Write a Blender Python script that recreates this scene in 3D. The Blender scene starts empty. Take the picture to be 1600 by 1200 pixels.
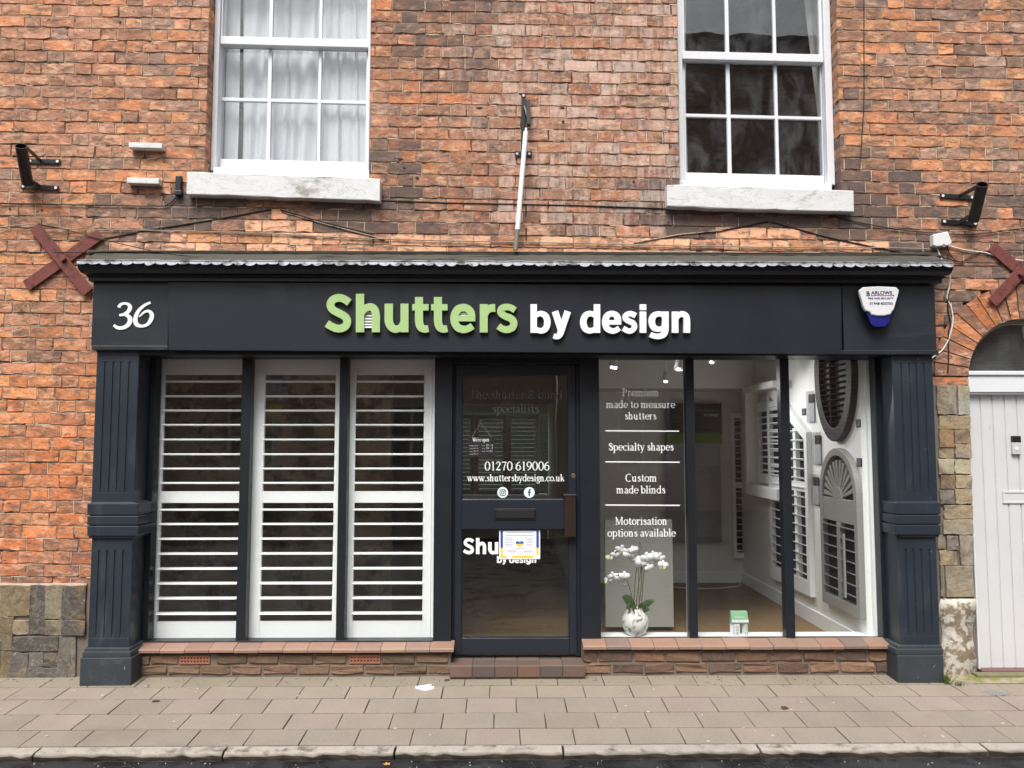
import bpy, math, random
from mathutils import Vector, Matrix
R = math.radians
rnd = random.Random(7)
S = bpy.context.scene
COL = S.collection

# ---------------------------------------------------------------- camera, sky, sun, exposure
F, PITCH, YAW, D, H = 1250.0, R(4.2), R(0.7), 5.4, 1.525
cam = bpy.data.cameras.new("camera")
camo = bpy.data.objects.new("camera", cam); COL.objects.link(camo)
cam.sensor_width = 36.0; cam.lens = 36.0 * F / 1600.0; cam.clip_end = 500; cam.clip_start = .05
camo.location = (0, -D, H)
camo.rotation_euler = (R(90) + PITCH, 0, -YAW)
S.camera = camo

SUN_EL, SUN_AZ = 57.0, 195.0     # overcast: a very soft sun high in front of the facade, a little to the left
w = bpy.data.worlds.new("World"); S.world = w; w.use_nodes = True
nt = w.node_tree; nt.nodes.clear()
sky = nt.nodes.new('ShaderNodeTexSky'); sky.sky_type = 'NISHITA'; sky.sun_disc = False
sky.sun_elevation = R(SUN_EL); sky.sun_rotation = R(SUN_AZ); sky.air_density = 1.6; sky.dust_density = 4.0; sky.ozone_density = 1.0
hs = nt.nodes.new('ShaderNodeHueSaturation'); hs.inputs['Saturation'].default_value = .34
bg = nt.nodes.new('ShaderNodeBackground'); bg.inputs['Strength'].default_value = .108
ow = nt.nodes.new('ShaderNodeOutputWorld')
nt.links.new(sky.outputs[0], hs.inputs['Color']); nt.links.new(hs.outputs[0], bg.inputs[0]); nt.links.new(bg.outputs[0], ow.inputs[0])
sun = bpy.data.lights.new("sun", 'SUN'); sun.energy = 2.2; sun.angle = R(26); sun.color = (1, .985, .955)
suno = bpy.data.objects.new("sun", sun); COL.objects.link(suno)
_d = Vector((-.25 * math.cos(R(SUN_EL)), -.97 * math.cos(R(SUN_EL)), math.sin(R(SUN_EL))))
suno.rotation_euler = (-_d).to_track_quat('-Z', 'Y').to_euler()
S.view_settings.view_transform = 'Standard'; S.view_settings.look = 'None'
S.view_settings.exposure = 0.9; S.view_settings.gamma = 1.0
S.cycles.max_bounces = 10; S.cycles.transparent_max_bounces = 16

# ---------------------------------------------------------------- measuring helpers (photo pixel -> point on a real plane)
def ray(px, py):
    a, b = (px - 800) / F, (600 - py) / F
    fy = math.cos(PITCH) - b * math.sin(PITCH); z = math.sin(PITCH) + b * math.cos(PITCH)
    return Vector((a * math.cos(YAW) + fy * math.sin(YAW), fy * math.cos(YAW) - a * math.sin(YAW), z))
def at(px, py, Y):
    d = ray(px, py); t = (Y + D) / d.y
    return Vector((d.x * t, Y, H + d.z * t))
def atX(px, py, X):
    d = ray(px, py); t = X / d.x
    return Vector((X, -D + d.y * t, H + d.z * t))
GS = .05
def atG(px, py):                                   # on the pavement, which falls 1 in 20 to the kerb
    d = ray(px, py); t = (-H - GS * D) / (d.z - GS * d.y)
    return Vector((d.x * t, -D + d.y * t, H + d.z * t))
def pxm(Y): return (Y + D) / F                      # metres per pixel at depth Y

# ---------------------------------------------------------------- materials
def lin(r, g, b):
    f = lambda c: c / 12.92 if c <= .04045 else ((c + .055) / 1.055) ** 2.4
    return (f(r / 255), f(g / 255), f(b / 255), 1)
class NT:
    def __init__(s, name):
        s.m = bpy.data.materials.new(name); s.m.use_nodes = True
        s.t = s.m.node_tree; s.t.nodes.clear()
        s.out = s.n('ShaderNodeOutputMaterial'); s.p = s.n('ShaderNodeBsdfPrincipled')
        s.l(s.p.outputs[0], s.out.inputs[0])
        s.co = s.n('ShaderNodeTexCoord').outputs['Object']
    def n(s, t): return s.t.nodes.new(t)
    def l(s, a, b): s.t.links.new(a, b)
    def put(s, sock, v):
        if hasattr(v, 'is_output'): s.l(v, sock)
        else: sock.default_value = v
    def noise(s, scale, detail=4, rough=.6, stretch=None, dist=0, off=0):
        n = s.n('ShaderNodeTexNoise'); n.inputs['Scale'].default_value = scale; n.inputs['Detail'].default_value = detail
        n.inputs['Roughness'].default_value = rough; n.inputs['Distortion'].default_value = dist
        m = s.n('ShaderNodeMapping'); m.inputs['Location'].default_value = (off, off * .7, off * 1.3)
        if stretch: m.inputs['Scale'].default_value = stretch
        s.l(s.co, m.inputs[0]); s.l(m.outputs[0], n.inputs['Vector'])
        return n.outputs['Fac']
    def ramp(s, v, a, b):
        n = s.n('ShaderNodeMapRange'); n.inputs['From Min'].default_value = a; n.inputs['From Max'].default_value = b
        n.interpolation_type = 'SMOOTHSTEP'; s.l(v, n.inputs['Value']); return n.outputs[0]
    def math(s, op, a, b=0.0):
        n = s.n('ShaderNodeMath'); n.operation = op; s.put(n.inputs[0], a); s.put(n.inputs[1], b); return n.outputs[0]
    def mix(s, fac, a, b, mode='MIX'):
        n = s.n('ShaderNodeMix'); n.data_type = 'RGBA'; n.blend_type = mode
        s.put(n.inputs[0], fac); s.put(n.inputs[6], a); s.put(n.inputs[7], b); return n.outputs[2]
    def attr(s, name, out='Color'):
        n = s.n('ShaderNodeAttribute'); n.attribute_name = name; return n.outputs[out]
    def bump(s, h, strength, dist=.002):
        n = s.n('ShaderNodeBump'); n.inputs['Strength'].default_value = strength; n.inputs['Distance'].default_value = dist
        s.l(h, n.inputs['Height']); s.l(n.outputs[0], s.p.inputs['Normal'])
def mat(name, col, rough=.6, var=.12, scale=9, bump=.15, bscale=90, spec=.4, metal=0, attr=None,
        stain=None, stain_rng=(.55, .75), stain_scale=5, stain_stretch=None, fine=None, dist=.002, rvar=.1, chips=None, brush=None):
    t = NT(name); c = t.attr(attr) if attr else col
    n1 = t.noise(scale, 5, .6); n2 = t.noise(bscale, 4, .65)
    g = t.math('ADD', t.math('MULTIPLY', n1, 2 * var), 1 - var)
    c = t.mix(1.0, c, g, 'MULTIPLY')
    if fine:
        g2 = t.math('ADD', t.math('MULTIPLY', n2, 2 * fine), 1 - fine); c = t.mix(1.0, c, g2, 'MULTIPLY')
    if stain:
        k = t.ramp(t.noise(stain_scale, 6, .65, stain_stretch, .4, 3.1), *stain_rng); c = t.mix(k, c, stain)
    if chips: c = t.mix(t.ramp(t.noise(chips[1], 3, .7, chips[4] if len(chips) > 4 else None, .2, 6.6), chips[2], chips[3]), c, chips[0])
    if brush: n2 = t.noise(bscale, 4, .65, brush)
    t.put(t.p.inputs['Base Color'], c)
    t.put(t.p.inputs['Roughness'], t.math('ADD', t.math('MULTIPLY', n1, 2 * rvar), rough - rvar))
    t.p.inputs['Metallic'].default_value = metal; t.p.inputs['Specular IOR Level'].default_value = spec
    if bump: t.bump(n2, bump, dist)
    return t.m
M = {}
M['navy'] = mat('navy_gloss_paint', lin(38, 46, 55), .36, .16, 5, .22, 60, .5, stain=lin(74, 79, 82), stain_rng=(.5, .88), stain_scale=7, stain_stretch=(1, 1, .3), chips=(lin(150, 150, 146), 34, .72, .76), brush=(3, 3, .25))
M['navy_fascia'] = mat('navy_brushed_paint', lin(32, 37, 43), .4, .14, 5, .3, 60, .5, stain=lin(60, 64, 68), stain_rng=(.52, .9), stain_scale=6, stain_stretch=(.35, 1, 2.5), brush=(.25, 3, 3))
M['plinth'] = mat('scuffed_plinth_paint', lin(50, 56, 61), .55, .18, 7, .3, 40, .4, stain=lin(78, 80, 80), stain_rng=(.5, .8), stain_scale=8, chips=(lin(140, 138, 132), 26, .68, .74))
M['navy_shade'] = mat('navy_shaded_joinery', lin(27, 31, 37), .38, .12, 6, .08, 70, .45)  # darker copy of the navy: shade under the overhang put into the colour
M['sign'] = mat('sign_sheet', lin(28, 31, 39), .45, .08, 3, .02, 200, .4)
M['door_paint'] = mat('door_paint', lin(32, 37, 46), .35, .08, 5, .05, 80, .5)
M['white'] = mat('white_gloss_paint', (.66, .67, .70, 1), .35, .06, 7, .06, 60, .5, stain=lin(176, 172, 165), stain_rng=(.62, .9), stain_scale=14)
M['shutter'] = mat('satin_white_lacquer', (.9, .905, .91, 1), .38, .02, 5, .02, 60, .5)
M['shutter_grey'] = mat('stone_grey_lacquer', (.30, .295, .28, 1), .4, .03, 5, .02, 60, .4)
M['shutter_black'] = mat('black_lacquer', (.009, .01, .01, 1), .6, .1, 5, .02, 60, .4)
def sill_mat():
    t = NT('worn_painted_stone'); n = t.noise(14, 5, .7); c = t.mix(t.math('MULTIPLY', t.ramp(n, .5, .75), .5), (.62, .62, .615, 1), (.46, .45, .43, 1))
    e = t.math('ABSOLUTE', t.math('SUBTRACT', t.noise(9, 4, .6, (.6, 1, 1.5), .6, 4.4), .5)); c = t.mix(t.math('MULTIPLY', t.math('SUBTRACT', 1.0, t.ramp(e, .002, .010)), .26), c, lin(110, 104, 94))
    c = t.mix(t.math('MULTIPLY', t.ramp(t.noise(5, 5, .7, (.7, 1, 1.2), .4, 8.8), .58, .72), .7), c, lin(116, 110, 92)); c = t.mix(t.ramp(t.noise(34, 3, .6), .7, .75), c, lin(120, 112, 98))
    t.put(t.p.inputs['Base Color'], c); t.p.inputs['Roughness'].default_value = .65; t.bump(t.math('ADD', n, t.math('MULTIPLY', t.ramp(e, .002, .012), .3)), .6, .005); return t.m
M['stone_white'] = sill_mat()
M['black_metal'] = mat('black_painted_steel', (.012, .012, .013, 1), .35, .2, 20, .1, 120, .5)
M['black'] = mat('matt_black', (.01, .01, .01, 1), .6, .1, 10, 0)
M['rust'] = mat('red_oxide_steel', lin(112, 62, 57), .6, .2, 12, .3, 120, .3, stain=lin(72, 42, 36), stain_rng=(.48, .7), stain_scale=20)
M['plastic_white'] = mat('white_plastic', (.66, .66, .66, 1), .35, .04, 10, .02)
M['pvc_pole'] = mat('white_pvc', (.85, .85, .85, 1), .4, .03, 10, .02)
M['grey_metal'] = mat('grey_metal', (.22, .22, .21, 1), .45, .1, 20, .05, metal=.3)
M['steel'] = mat('steel', (.55, .55, .56, 1), .3, .1, 20, .02, metal=.9)
M['blue_plastic'] = mat('blue_plastic', lin(30, 34, 110), .3, .05, 10, .02)
M['blue_ink'] = mat('blue_ink', lin(32, 36, 100), .5, .02, 10, 0)
M['red_ink'] = mat('red_ink', lin(180, 50, 60), .5, .02, 10, 0)
M['green_letter'] = mat('green_acrylic', lin(160, 190, 128), .4, .03, 10, .02)
M['white_letter'] = mat('white_acrylic', (.86, .86, .87, 1), .4, .02, 10, 0)
M['vinyl'] = mat('white_vinyl', (.82, .83, .82, 1), .5, .04, 10, 0)
M['vinyl_grey'] = mat('grey_vinyl', (.075, .075, .075, 1), .5, .04, 10, 0)
M['lead'] = mat('lead_sheet', (.30, .31, .34, 1), .5, .35, 16, .3, 50, .4, metal=.1, stain=(.05, .05, .05, 1), stain_rng=(.46, .66), stain_scale=14)
M['lead_old'] = mat('mossy_old_lead', lin(74, 71, 64), .75, .25, 14, .4, 60, .3, stain=lin(34, 35, 28), stain_rng=(.48, .7), stain_scale=9, stain_stretch=(.4, 1, 2))
M['tile'] = mat('quarry_tile', (1, 1, 1, 1), .55, .14, 14, .2, 70, .35, attr='tone', fine=.1)
def stone_mat():
    t = NT('slate_cladding'); tone = t.attr('tone'); n = t.noise(26, 5, .7); c = t.mix(1.0, tone, t.math('ADD', t.math('MULTIPLY', n, 1.0), .5), 'MULTIPLY')
    c = t.mix(t.math('MULTIPLY', t.ramp(t.noise(4.5, 6, .7, None, .5, 2.2), .52, .66), .5), c, lin(146, 118, 74))
    c = t.mix(t.math('MULTIPLY', t.ramp(t.noise(6, 6, .75, None, .6, 7.7), .5, .64), .6), c, lin(74, 67, 60))
    e = t.math('ABSOLUTE', t.math('SUBTRACT', t.noise(5, 5, .7, None, 1.5, 4.4), .5)); c = t.mix(t.math('MULTIPLY', t.math('SUBTRACT', 1.0, t.ramp(e, .003, .02)), .22), c, lin(186, 178, 156))
    c = t.mix(t.ramp(t.noise(60, 2, .5), .76, .8), c, lin(214, 208, 196))
    t.put(t.p.inputs['Base Color'], c); t.p.inputs['Roughness'].default_value = .5; t.p.inputs['Specular IOR Level'].default_value = .4
    t.bump(t.math('ADD', t.noise(8, 6, .7, None, 1., 4.4), t.math('MULTIPLY', n, .4)), .9, .012); return t.m
M['stone'] = stone_mat()
M['flaky'] = mat('flaking_limewash', lin(186, 181, 170), .8, .25, 9, .9, 30, .3, stain=lin(126, 112, 94), stain_rng=(.46, .56), stain_scale=15, fine=.2, dist=.006)
M['riser_brick'] = mat('rustic_brick', (1, 1, 1, 1), .8, .22, 20, .9, 32, .25, attr='tone', fine=.3, dist=.008)
M['mortar'] = mat('lime_mortar', lin(150, 130, 112), .9, .3, 14, .5, 90, .2, stain=lin(74, 58, 50), stain_rng=(.48, .62), stain_scale=9, fine=.2)
M['lime_joint'] = mat('white_lime_joint', lin(206, 188, 168), .9, .2, 40, .3, 90, .2, stain=lin(150, 128, 108), stain_rng=(.5, .7), stain_scale=30)
M['mortar_grey'] = mat('grey_mortar', lin(112, 102, 94), .9, .2, 10, .5, 90, .2)
M['slab'] = mat('concrete_paving', (1, 1, 1, 1), .75, .16, 4, .5, 110, .35, attr='tone', fine=.34, stain=lin(112, 100, 90), stain_rng=(.56, .9), stain_scale=1.6)
M['joint'] = mat('paving_joint', lin(58, 52, 46), .9, .3, 30, .3, 90, .2, stain=lin(70, 76, 44), stain_rng=(.55, .75), stain_scale=4)
M['kerb'] = mat('granite_kerb', (.8, .8, .8, 1), .8, .2, 12, .5, 70, .3, attr='tone', fine=.3, stain=lin(84, 78, 70), stain_rng=(.5, .72), stain_scale=10, dist=.004)
M['cable'] = mat('black_cable', (.015, .015, .015, 1), .5, .2, 10, 0)
M['cable_grey'] = mat('grey_cable', lin(140, 130, 118), .6, .2, 10, 0)
M['cable_white'] = mat('white_cable', (.7, .69, .66, 1), .5, .1, 10, 0)
M['wall_white'] = mat('white_emulsion', (.82, .82, .80, 1), .7, .04, 3, .05, 120, .2)
M['wall_dark'] = mat('dark_wallcovering', lin(140, 126, 106), .8, .3, 5, .05, 120, .2, stain=lin(84, 74, 62), stain_rng=(.45, .6), stain_scale=4)
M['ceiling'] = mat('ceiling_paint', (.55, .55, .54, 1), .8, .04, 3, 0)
M['door_white'] = mat('white_door_paint', (.56, .56, .565, 1), .45, .06, 6, .1, 60, .4, stain=lin(170, 166, 158), stain_rng=(.6, .9), stain_scale=12)
M['petal'] = mat('orchid_petal', (.76, .76, .80, 1), .55, .05, 30, .1)
M['petal_yellow'] = mat('orchid_lip', (.7, .62, .25, 1), .5, .1, 30, 0)
M['leaf'] = mat('orchid_leaf', lin(62, 84, 44), .4, .25, 14, .1, 60, .5)
M['stem'] = mat('orchid_stem', lin(92, 92, 52), .6, .2, 20, .1)
M['root'] = mat('orchid_root', lin(150, 140, 128), .7, .2, 20, .1)
M['pot'] = mat('speckled_ceramic', (.74, .73, .70, 1), .5, .05, 10, .2, 60, .4, stain=(.22, .21, .2, 1), stain_rng=(.54, .62), stain_scale=26)
M['panel_grey'] = mat('grey_display_board', (.40, .39, .36, 1), .6, .04, 4, 0)
M['card'] = mat('white_card', (.78, .80, .80, 1), .6, .03, 10, 0)
M['green_card'] = mat('green_card', lin(134, 178, 140), .6, .05, 10, 0)
M['banner_green'] = mat('banner_green', lin(92, 130, 30), .6, .05, 10, 0)
M['banner_grey'] = mat('banner_grey', (.30, .31, .34, 1), .6, .05, 10, 0)
M['yellow_ink'] = mat('yellow_ink', lin(226, 196, 64), .6, .03, 10, 0)
M['flag_blue'] = mat('flag_blue', lin(32, 74, 150), .6, .03, 10, 0)
M['paper'] = mat('paper', (.80, .82, .88, 1), .6, .02, 10, 0)
M['grey_ink'] = mat('grey_ink', (.34, .34, .40, 1), .7, .02, 10, 0)
M['brown_metal'] = mat('bronze_handle', lin(52, 40, 34), .4, .1, 10, .05, metal=.3)
M['brass'] = mat('dull_brass', lin(150, 130, 110), .35, .1, 10, 0, metal=.8)
M['leaf_dead'] = mat('dead_leaf', lin(70, 52, 36), .8, .3, 30, .2)
M['leaf_orange'] = mat('orange_leaf', lin(190, 140, 84), .7, .2, 30, .2)
M['grass'] = mat('grass_blade', lin(86, 104, 48), .6, .25, 40, 0)
M['moss'] = mat('moss', lin(112, 108, 82), .9, .35, 24, .6, 70, .2)
M['net'] = None

def glass_mat(name, tint=(1, 1, 1, 1), ior=1.52, wave=.0, film=.0):
    t = NT(name); t.t.nodes.remove(t.p)
    tr = t.n('ShaderNodeBsdfTransparent'); tr.inputs[0].default_value = tint
    gl = t.n('ShaderNodeBsdfGlossy'); gl.inputs['Roughness'].default_value = .005
    fr = t.n('ShaderNodeFresnel'); geo = t.n('ShaderNodeNewGeometry')      # the pane is a thin box: keep the reflection the same on both faces
    mr = t.n('ShaderNodeMapRange'); mr.inputs['To Min'].default_value = ior; mr.inputs['To Max'].default_value = 1 / ior
    t.l(geo.outputs['Backfacing'], mr.inputs['Value']); t.l(mr.outputs[0], fr.inputs['IOR'])
    mx = t.n('ShaderNodeMixShader')
    if wave:
        b = t.n('ShaderNodeBump'); b.inputs['Strength'].default_value = 1; b.inputs['Distance'].default_value = wave
        t.l(t.noise(3.2, 1, .5), b.inputs['Height']); t.l(b.outputs[0], gl.inputs['Normal'])
    t.l(fr.outputs[0], mx.inputs[0]); t.l(tr.outputs[0], mx.inputs[1]); t.l(gl.outputs[0], mx.inputs[2]); t.l(mx.outputs[0], t.out.inputs[0])
    if film:
        df = t.n('ShaderNodeBsdfDiffuse'); df.inputs[0].default_value = (.6, .62, .65, 1); m3 = t.n('ShaderNodeMixShader')
        k = t.math('MULTIPLY', t.math('ADD', t.ramp(t.noise(3.5, 5, .7, (1.3, 1, .8), .8, 3.), .42, .72), .12), film)
        t.l(k, m3.inputs[0]); t.l(mx.outputs[0], m3.inputs[1]); t.l(df.outputs[0], m3.inputs[2]); t.l(m3.outputs[0], t.out.inputs[0])
    return t.m
M['glass'] = glass_mat('shop_window_glass', (.99, 1, .995, 1), 1.58, .0006, .008)
M['old_glass'] = glass_mat('old_wavy_glass', (.95, .96, .96, 1), 1.7, .0012, .045)
M['perspex'] = glass_mat('clear_acrylic', (.9, .9, .9, 1), 1.45)

def net_mat():
    t = NT('sheer_net_curtain'); t.t.nodes.remove(t.p)
    a = t.n('ShaderNodeBsdfTransparent'); b = t.n('ShaderNodeBsdfDiffuse'); b.inputs[0].default_value = (.92, .93, .96, 1)
    c = t.n('ShaderNodeBsdfTranslucent'); c.inputs[0].default_value = (.8, .82, .86, 1)
    m1 = t.n('ShaderNodeMixShader'); m1.inputs[0].default_value = .3; m2 = t.n('ShaderNodeMixShader'); m2.inputs[0].default_value = .93
    t.l(b.outputs[0], m1.inputs[1]); t.l(c.outputs[0], m1.inputs[2]); t.l(a.outputs[0], m2.inputs[1]); t.l(m1.outputs[0], m2.inputs[2]); t.l(m2.outputs[0], t.out.inputs[0])
    return t.m
M['net'] = net_mat()

def brick_mat():
    t = NT('old_red_brick'); tone = t.attr('tone'); soot = t.attr('tone', 'Alpha'); eff = t.attr('eff', 'Fac')
    big = t.noise(3.2, 4, .6, None, .5, 5.); st_co = t.co
    # every brick has its own grain: shift the noise by the brick's own number
    v = t.n('ShaderNodeVectorMath'); v.operation = 'SCALE'; v.inputs[0].default_value = (41, 17, 73); t.l(soot, v.inputs['Scale'])
    v2 = t.n('ShaderNodeVectorMath'); v2.operation = 'ADD'; t.l(t.co, v2.inputs[0]); t.l(v.outputs[0], v2.inputs[1]); t.co = v2.outputs[0]
    med = t.noise(11, 6, .72, (.75, 1, 1.9), .5); fin = t.noise(58, 4, .7, (.8, 1, 1.2)); lig = t.noise(20, 5, .65, (.7, 1, 1.5), .4, 9.); pt = t.noise(40, 3, .6, (.8, 1, 1.4), .5, 2.)
    c = t.mix(1.0, tone, t.math('ADD', t.math('MULTIPLY', fin, 1.1), .45), 'MULTIPLY')
    c = t.mix(t.math('MULTIPLY', t.ramp(lig, .48, .66), .6), c, lin(222, 180, 150))
    c = t.mix(t.math('MULTIPLY', t.ramp(med, .44, .66), .62), c, lin(132, 100, 84))
    c = t.mix(t.math('MULTIPLY', t.ramp(t.math('ADD', med, t.math('MULTIPLY', fin, .35)), .66, .84), .6), c, lin(92, 78, 70))
    pit = t.ramp(pt, .63, .72); c = t.mix(t.math('MULTIPLY', pit, .6), c, lin(58, 42, 36))
    k = t.ramp(t.math('ADD', t.math('ADD', t.math('MULTIPLY', med, .55), t.math('MULTIPLY', big, .35)), t.math('MULTIPLY', soot, .62)), .58, .95)
    c = t.mix(t.math('MULTIPLY', k, .85), c, lin(86, 78, 75))
    t.co = st_co
    st = t.ramp(t.math('ADD', t.noise(6, 5, .65, (4.5, 1, 1.1), .6, 1.), t.math('MULTIPLY', eff, .24)), .54, .82)
    c = t.mix(t.math('MULTIPLY', t.math('MULTIPLY', st, eff), .56), c, lin(208, 188, 176))
    t.put(t.p.inputs['Base Color'], c); t.p.inputs['Roughness'].default_value = .85; t.p.inputs['Specular IOR Level'].default_value = .25
    h = t.math('SUBTRACT', t.math('ADD', med, t.math('MULTIPLY', fin, .8)), t.math('MULTIPLY', pit, 1.2)); t.bump(h, .8, .006)
    return t.m
M['brick'] = brick_mat()
def sisal_mat():
    t = NT('sisal_carpet'); n = t.noise(60, 4, .7, (6, 1, 1)); n2 = t.noise(60, 4, .7, (1, 6, 1), 0, 4.)
    c = t.mix(t.math('MULTIPLY', t.math('ADD', n, n2), .5), lin(92, 70, 44), lin(150, 122, 84))
    t.put(t.p.inputs['Base Color'], c); t.p.inputs['Roughness'].default_value = .9; t.bump(n, .5, .004); return t.m
M['sisal'] = sisal_mat()
def asphalt_mat():
    t = NT('wet_asphalt'); n = t.noise(120, 5, .75); b = t.noise(5, 4, .6, None, .5, 2.)
    sp = t.ramp(n, .56, .68); wet = t.ramp(b, .4, .62)
    c = t.mix(sp, (.018, .018, .02, 1), (.08, .08, .08, 1)); c = t.mix(wet, c, (.012, .012, .014, 1))
    t.put(t.p.inputs['Base Color'], c); t.put(t.p.inputs['Roughness'], t.math('SUBTRACT', .65, t.math('MULTIPLY', wet, .45)))
    t.bump(n, .9, .006); return t.m
M['asphalt'] = asphalt_mat()

# ---------------------------------------------------------------- mesh helpers
class MB:
    def __init__(s): s.v = []; s.f = []; s.tone = []; s.cur = (1, 1, 1, 0); s.smooth = False; s.sm = []
    def add(s, vs, fs):
        b = len(s.v); s.v += [tuple(v) for v in vs]; s.f += [tuple(i + b for i in f) for f in fs]
        s.tone += [s.cur] * len(vs); s.sm += [s.smooth] * len(fs); return s
    def box(s, x0, x1, y0, y1, z0, z1):
        vs = [(x, y, z) for z in (z0, z1) for y in (y0, y1) for x in (x0, x1)]
        return s.add(vs, [(0, 2, 3, 1), (4, 5, 7, 6), (0, 1, 5, 4), (2, 6, 7, 3), (0, 4, 6, 2), (1, 3, 7, 5)])
    def prism(s, front, dy):                       # outline of 3-D points, pushed along +Y by dy
        n = len(front); f = [Vector(p) for p in front]; b = [p + Vector((0, dy, 0)) for p in f]
        return s.add(f + b, [tuple(range(n)), tuple(range(2 * n - 1, n - 1, -1))] + [(i, i + n, (i + 1) % n + n, (i + 1) % n) for i in range(n)])
    def extrude(s, front, off):
        n = len(front); f = [Vector(p) for p in front]; b = [p + Vector(off) for p in f]
        return s.add(f + b, [tuple(range(n)), tuple(range(2 * n - 1, n - 1, -1))] + [(i, i + n, (i + 1) % n + n, (i + 1) % n) for i in range(n)])
    def quad(s, a, b, c, d, dy): return s.prism([a, b, c, d], dy)
    def pbox(s, px0, py0, px1, py1, Y, dy):         # upright box whose front face fills this part of the photo at depth Y
        a, c = at(px0, py0, Y), at(px1, py1, Y)
        return s.box(min(a.x, c.x), max(a.x, c.x), Y, Y + dy, min(a.z, c.z), max(a.z, c.z))
    def tube(s, pts, r, n=8, cap=True):
        pts = [Vector(p) for p in pts]; rs = r if isinstance(r, (list, tuple)) else [r] * len(pts)
        rings = []; up0 = None
        for i, p in enumerate(pts):
            t = (pts[min(i + 1, len(pts) - 1)] - pts[max(i - 1, 0)]).normalized()
            if up0 is None: up0 = Vector((0, 0, 1)) if abs(t.z) < .9 else Vector((1, 0, 0))
            u = t.cross(up0).normalized(); v = u.cross(t).normalized(); up0 = v
            rings.append([p + (u * math.cos(2 * math.pi * k / n) + v * math.sin(2 * math.pi * k / n)) * rs[i] for k in range(n)])
        vs = [q for g in rings for q in g]; fs = []
        for i in range(len(pts) - 1):
            for k in range(n): fs.append((i * n + k, i * n + (k + 1) % n, (i + 1) * n + (k + 1) % n, (i + 1) * n + k))
        sm = s.smooth; s.smooth = True; s.add(vs, fs); s.smooth = False
        if cap: s.add(rings[0], [tuple(range(n - 1, -1, -1))]); s.add(rings[-1], [tuple(range(n))])
        s.smooth = sm; return s
    def bar(s, p, q, wdt, dep, side=None):          # rectangular bar from p to q
        p, q = Vector(p), Vector(q); t = (q - p).normalized()
        u = Vector(side) if side else t.cross(Vector((0, 1, 0)))
        u = (u - t * u.dot(t)).normalized(); v = t.cross(u)
        c = [u * wdt / 2 + v * dep / 2, -u * wdt / 2 + v * dep / 2, -u * wdt / 2 - v * dep / 2, u * wdt / 2 - v * dep / 2]
        return s.extrude([p + k for k in c], q - p)
    def lathe(s, prof, c, n=32):
        vs = []; m = len(prof)
        for k in range(n):
            a = 2 * math.pi * k / n
            vs += [(c[0] + r * math.cos(a), c[1] + r * math.sin(a), c[2] + z) for r, z in prof]
        fs = [(k * m + i, ((k + 1) % n) * m + i, ((k + 1) % n) * m + i + 1, k * m + i + 1) for k in range(n) for i in range(m - 1)]
        sm = s.smooth; s.smooth = True; s.add(vs, fs); s.smooth = sm; return s
    def disc(s, c, r, dy, n=28):
        return s.prism([Vector(c) + Vector((r * math.cos(2 * math.pi * k / n), 0, r * math.sin(2 * math.pi * k / n))) for k in range(n)], dy)
    def build(s, name, m, parent=None, bevel=0, seg=2, fix=True):
        me = bpy.data.meshes.new(name); me.from_pydata(s.v, [], s.f); me.update()
        if fix:
            import bmesh
            bm = bmesh.new(); bm.from_mesh(me); bmesh.ops.recalc_face_normals(bm, faces=bm.faces); bm.to_mesh(me); bm.free()
        me.polygons.foreach_set('use_smooth', s.sm)
        if any(t != (1, 1, 1, 0) for t in s.tone[:1] + s.tone[-1:]):
            a = me.color_attributes.new('tone', 'FLOAT_COLOR', 'POINT'); a.data.foreach_set('color', [c for t in s.tone for c in t])
        me.materials.append(m)
        o = bpy.data.objects.new(name, me); COL.objects.link(o)
        if bevel:
            b = o.modifiers.new('bevel', 'BEVEL'); b.width = bevel; b.segments = seg; b.limit_method = 'ANGLE'; b.angle_limit = R(40)
        if parent: own(o, parent)
        return o
LOC = {}
def own(o, parent):
    o.parent = parent
    l = LOC.get(parent.name)
    if l is not None: o.matrix_parent_inverse = Matrix.Translation(l).inverted()
def tag(o, label, cat, group=None):
    o['label'] = label; o['category'] = cat
    if group: o['group'] = group
    return o
def thing(name, label, cat, loc, group=None):
    o = bpy.data.objects.new(name, None); COL.objects.link(o); o.location = loc; LOC[o.name] = Vector(loc)
    o.empty_display_size = .1
    return tag(o, label, cat, group)
def struct(o): o['kind'] = 'structure'; return o
def copy_thing(root, loc, label):
    c = root.copy(); COL.objects.link(c); c.location = loc; c['label'] = label
    for ch in list(root.children):
        d = ch.copy(); COL.objects.link(d); d.parent = c
        for g in list(ch.children):
            e = g.copy(); COL.objects.link(e); e.parent = d
    return c
def cr(pts, k=8, closed=False):                    # Catmull-Rom through points
    P = [Vector(p) for p in pts]; n = len(P); out = []
    if n < 3: return P
    for i in range(n if closed else n - 1):
        g = (lambda j: P[j % n]) if closed else (lambda j: P[max(0, min(n - 1, j))])
        a, b, c, d = g(i - 1), g(i), g(i + 1), g(i + 2)
        for j in range(k):
            t = j / k; out.append(.5 * (2 * b + (c - a) * t + (2 * a - 5 * b + 4 * c - d) * t * t + (3 * b - a - 3 * c + d) * t ** 3))
    if not closed: out.append(P[-1])
    return out
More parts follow.
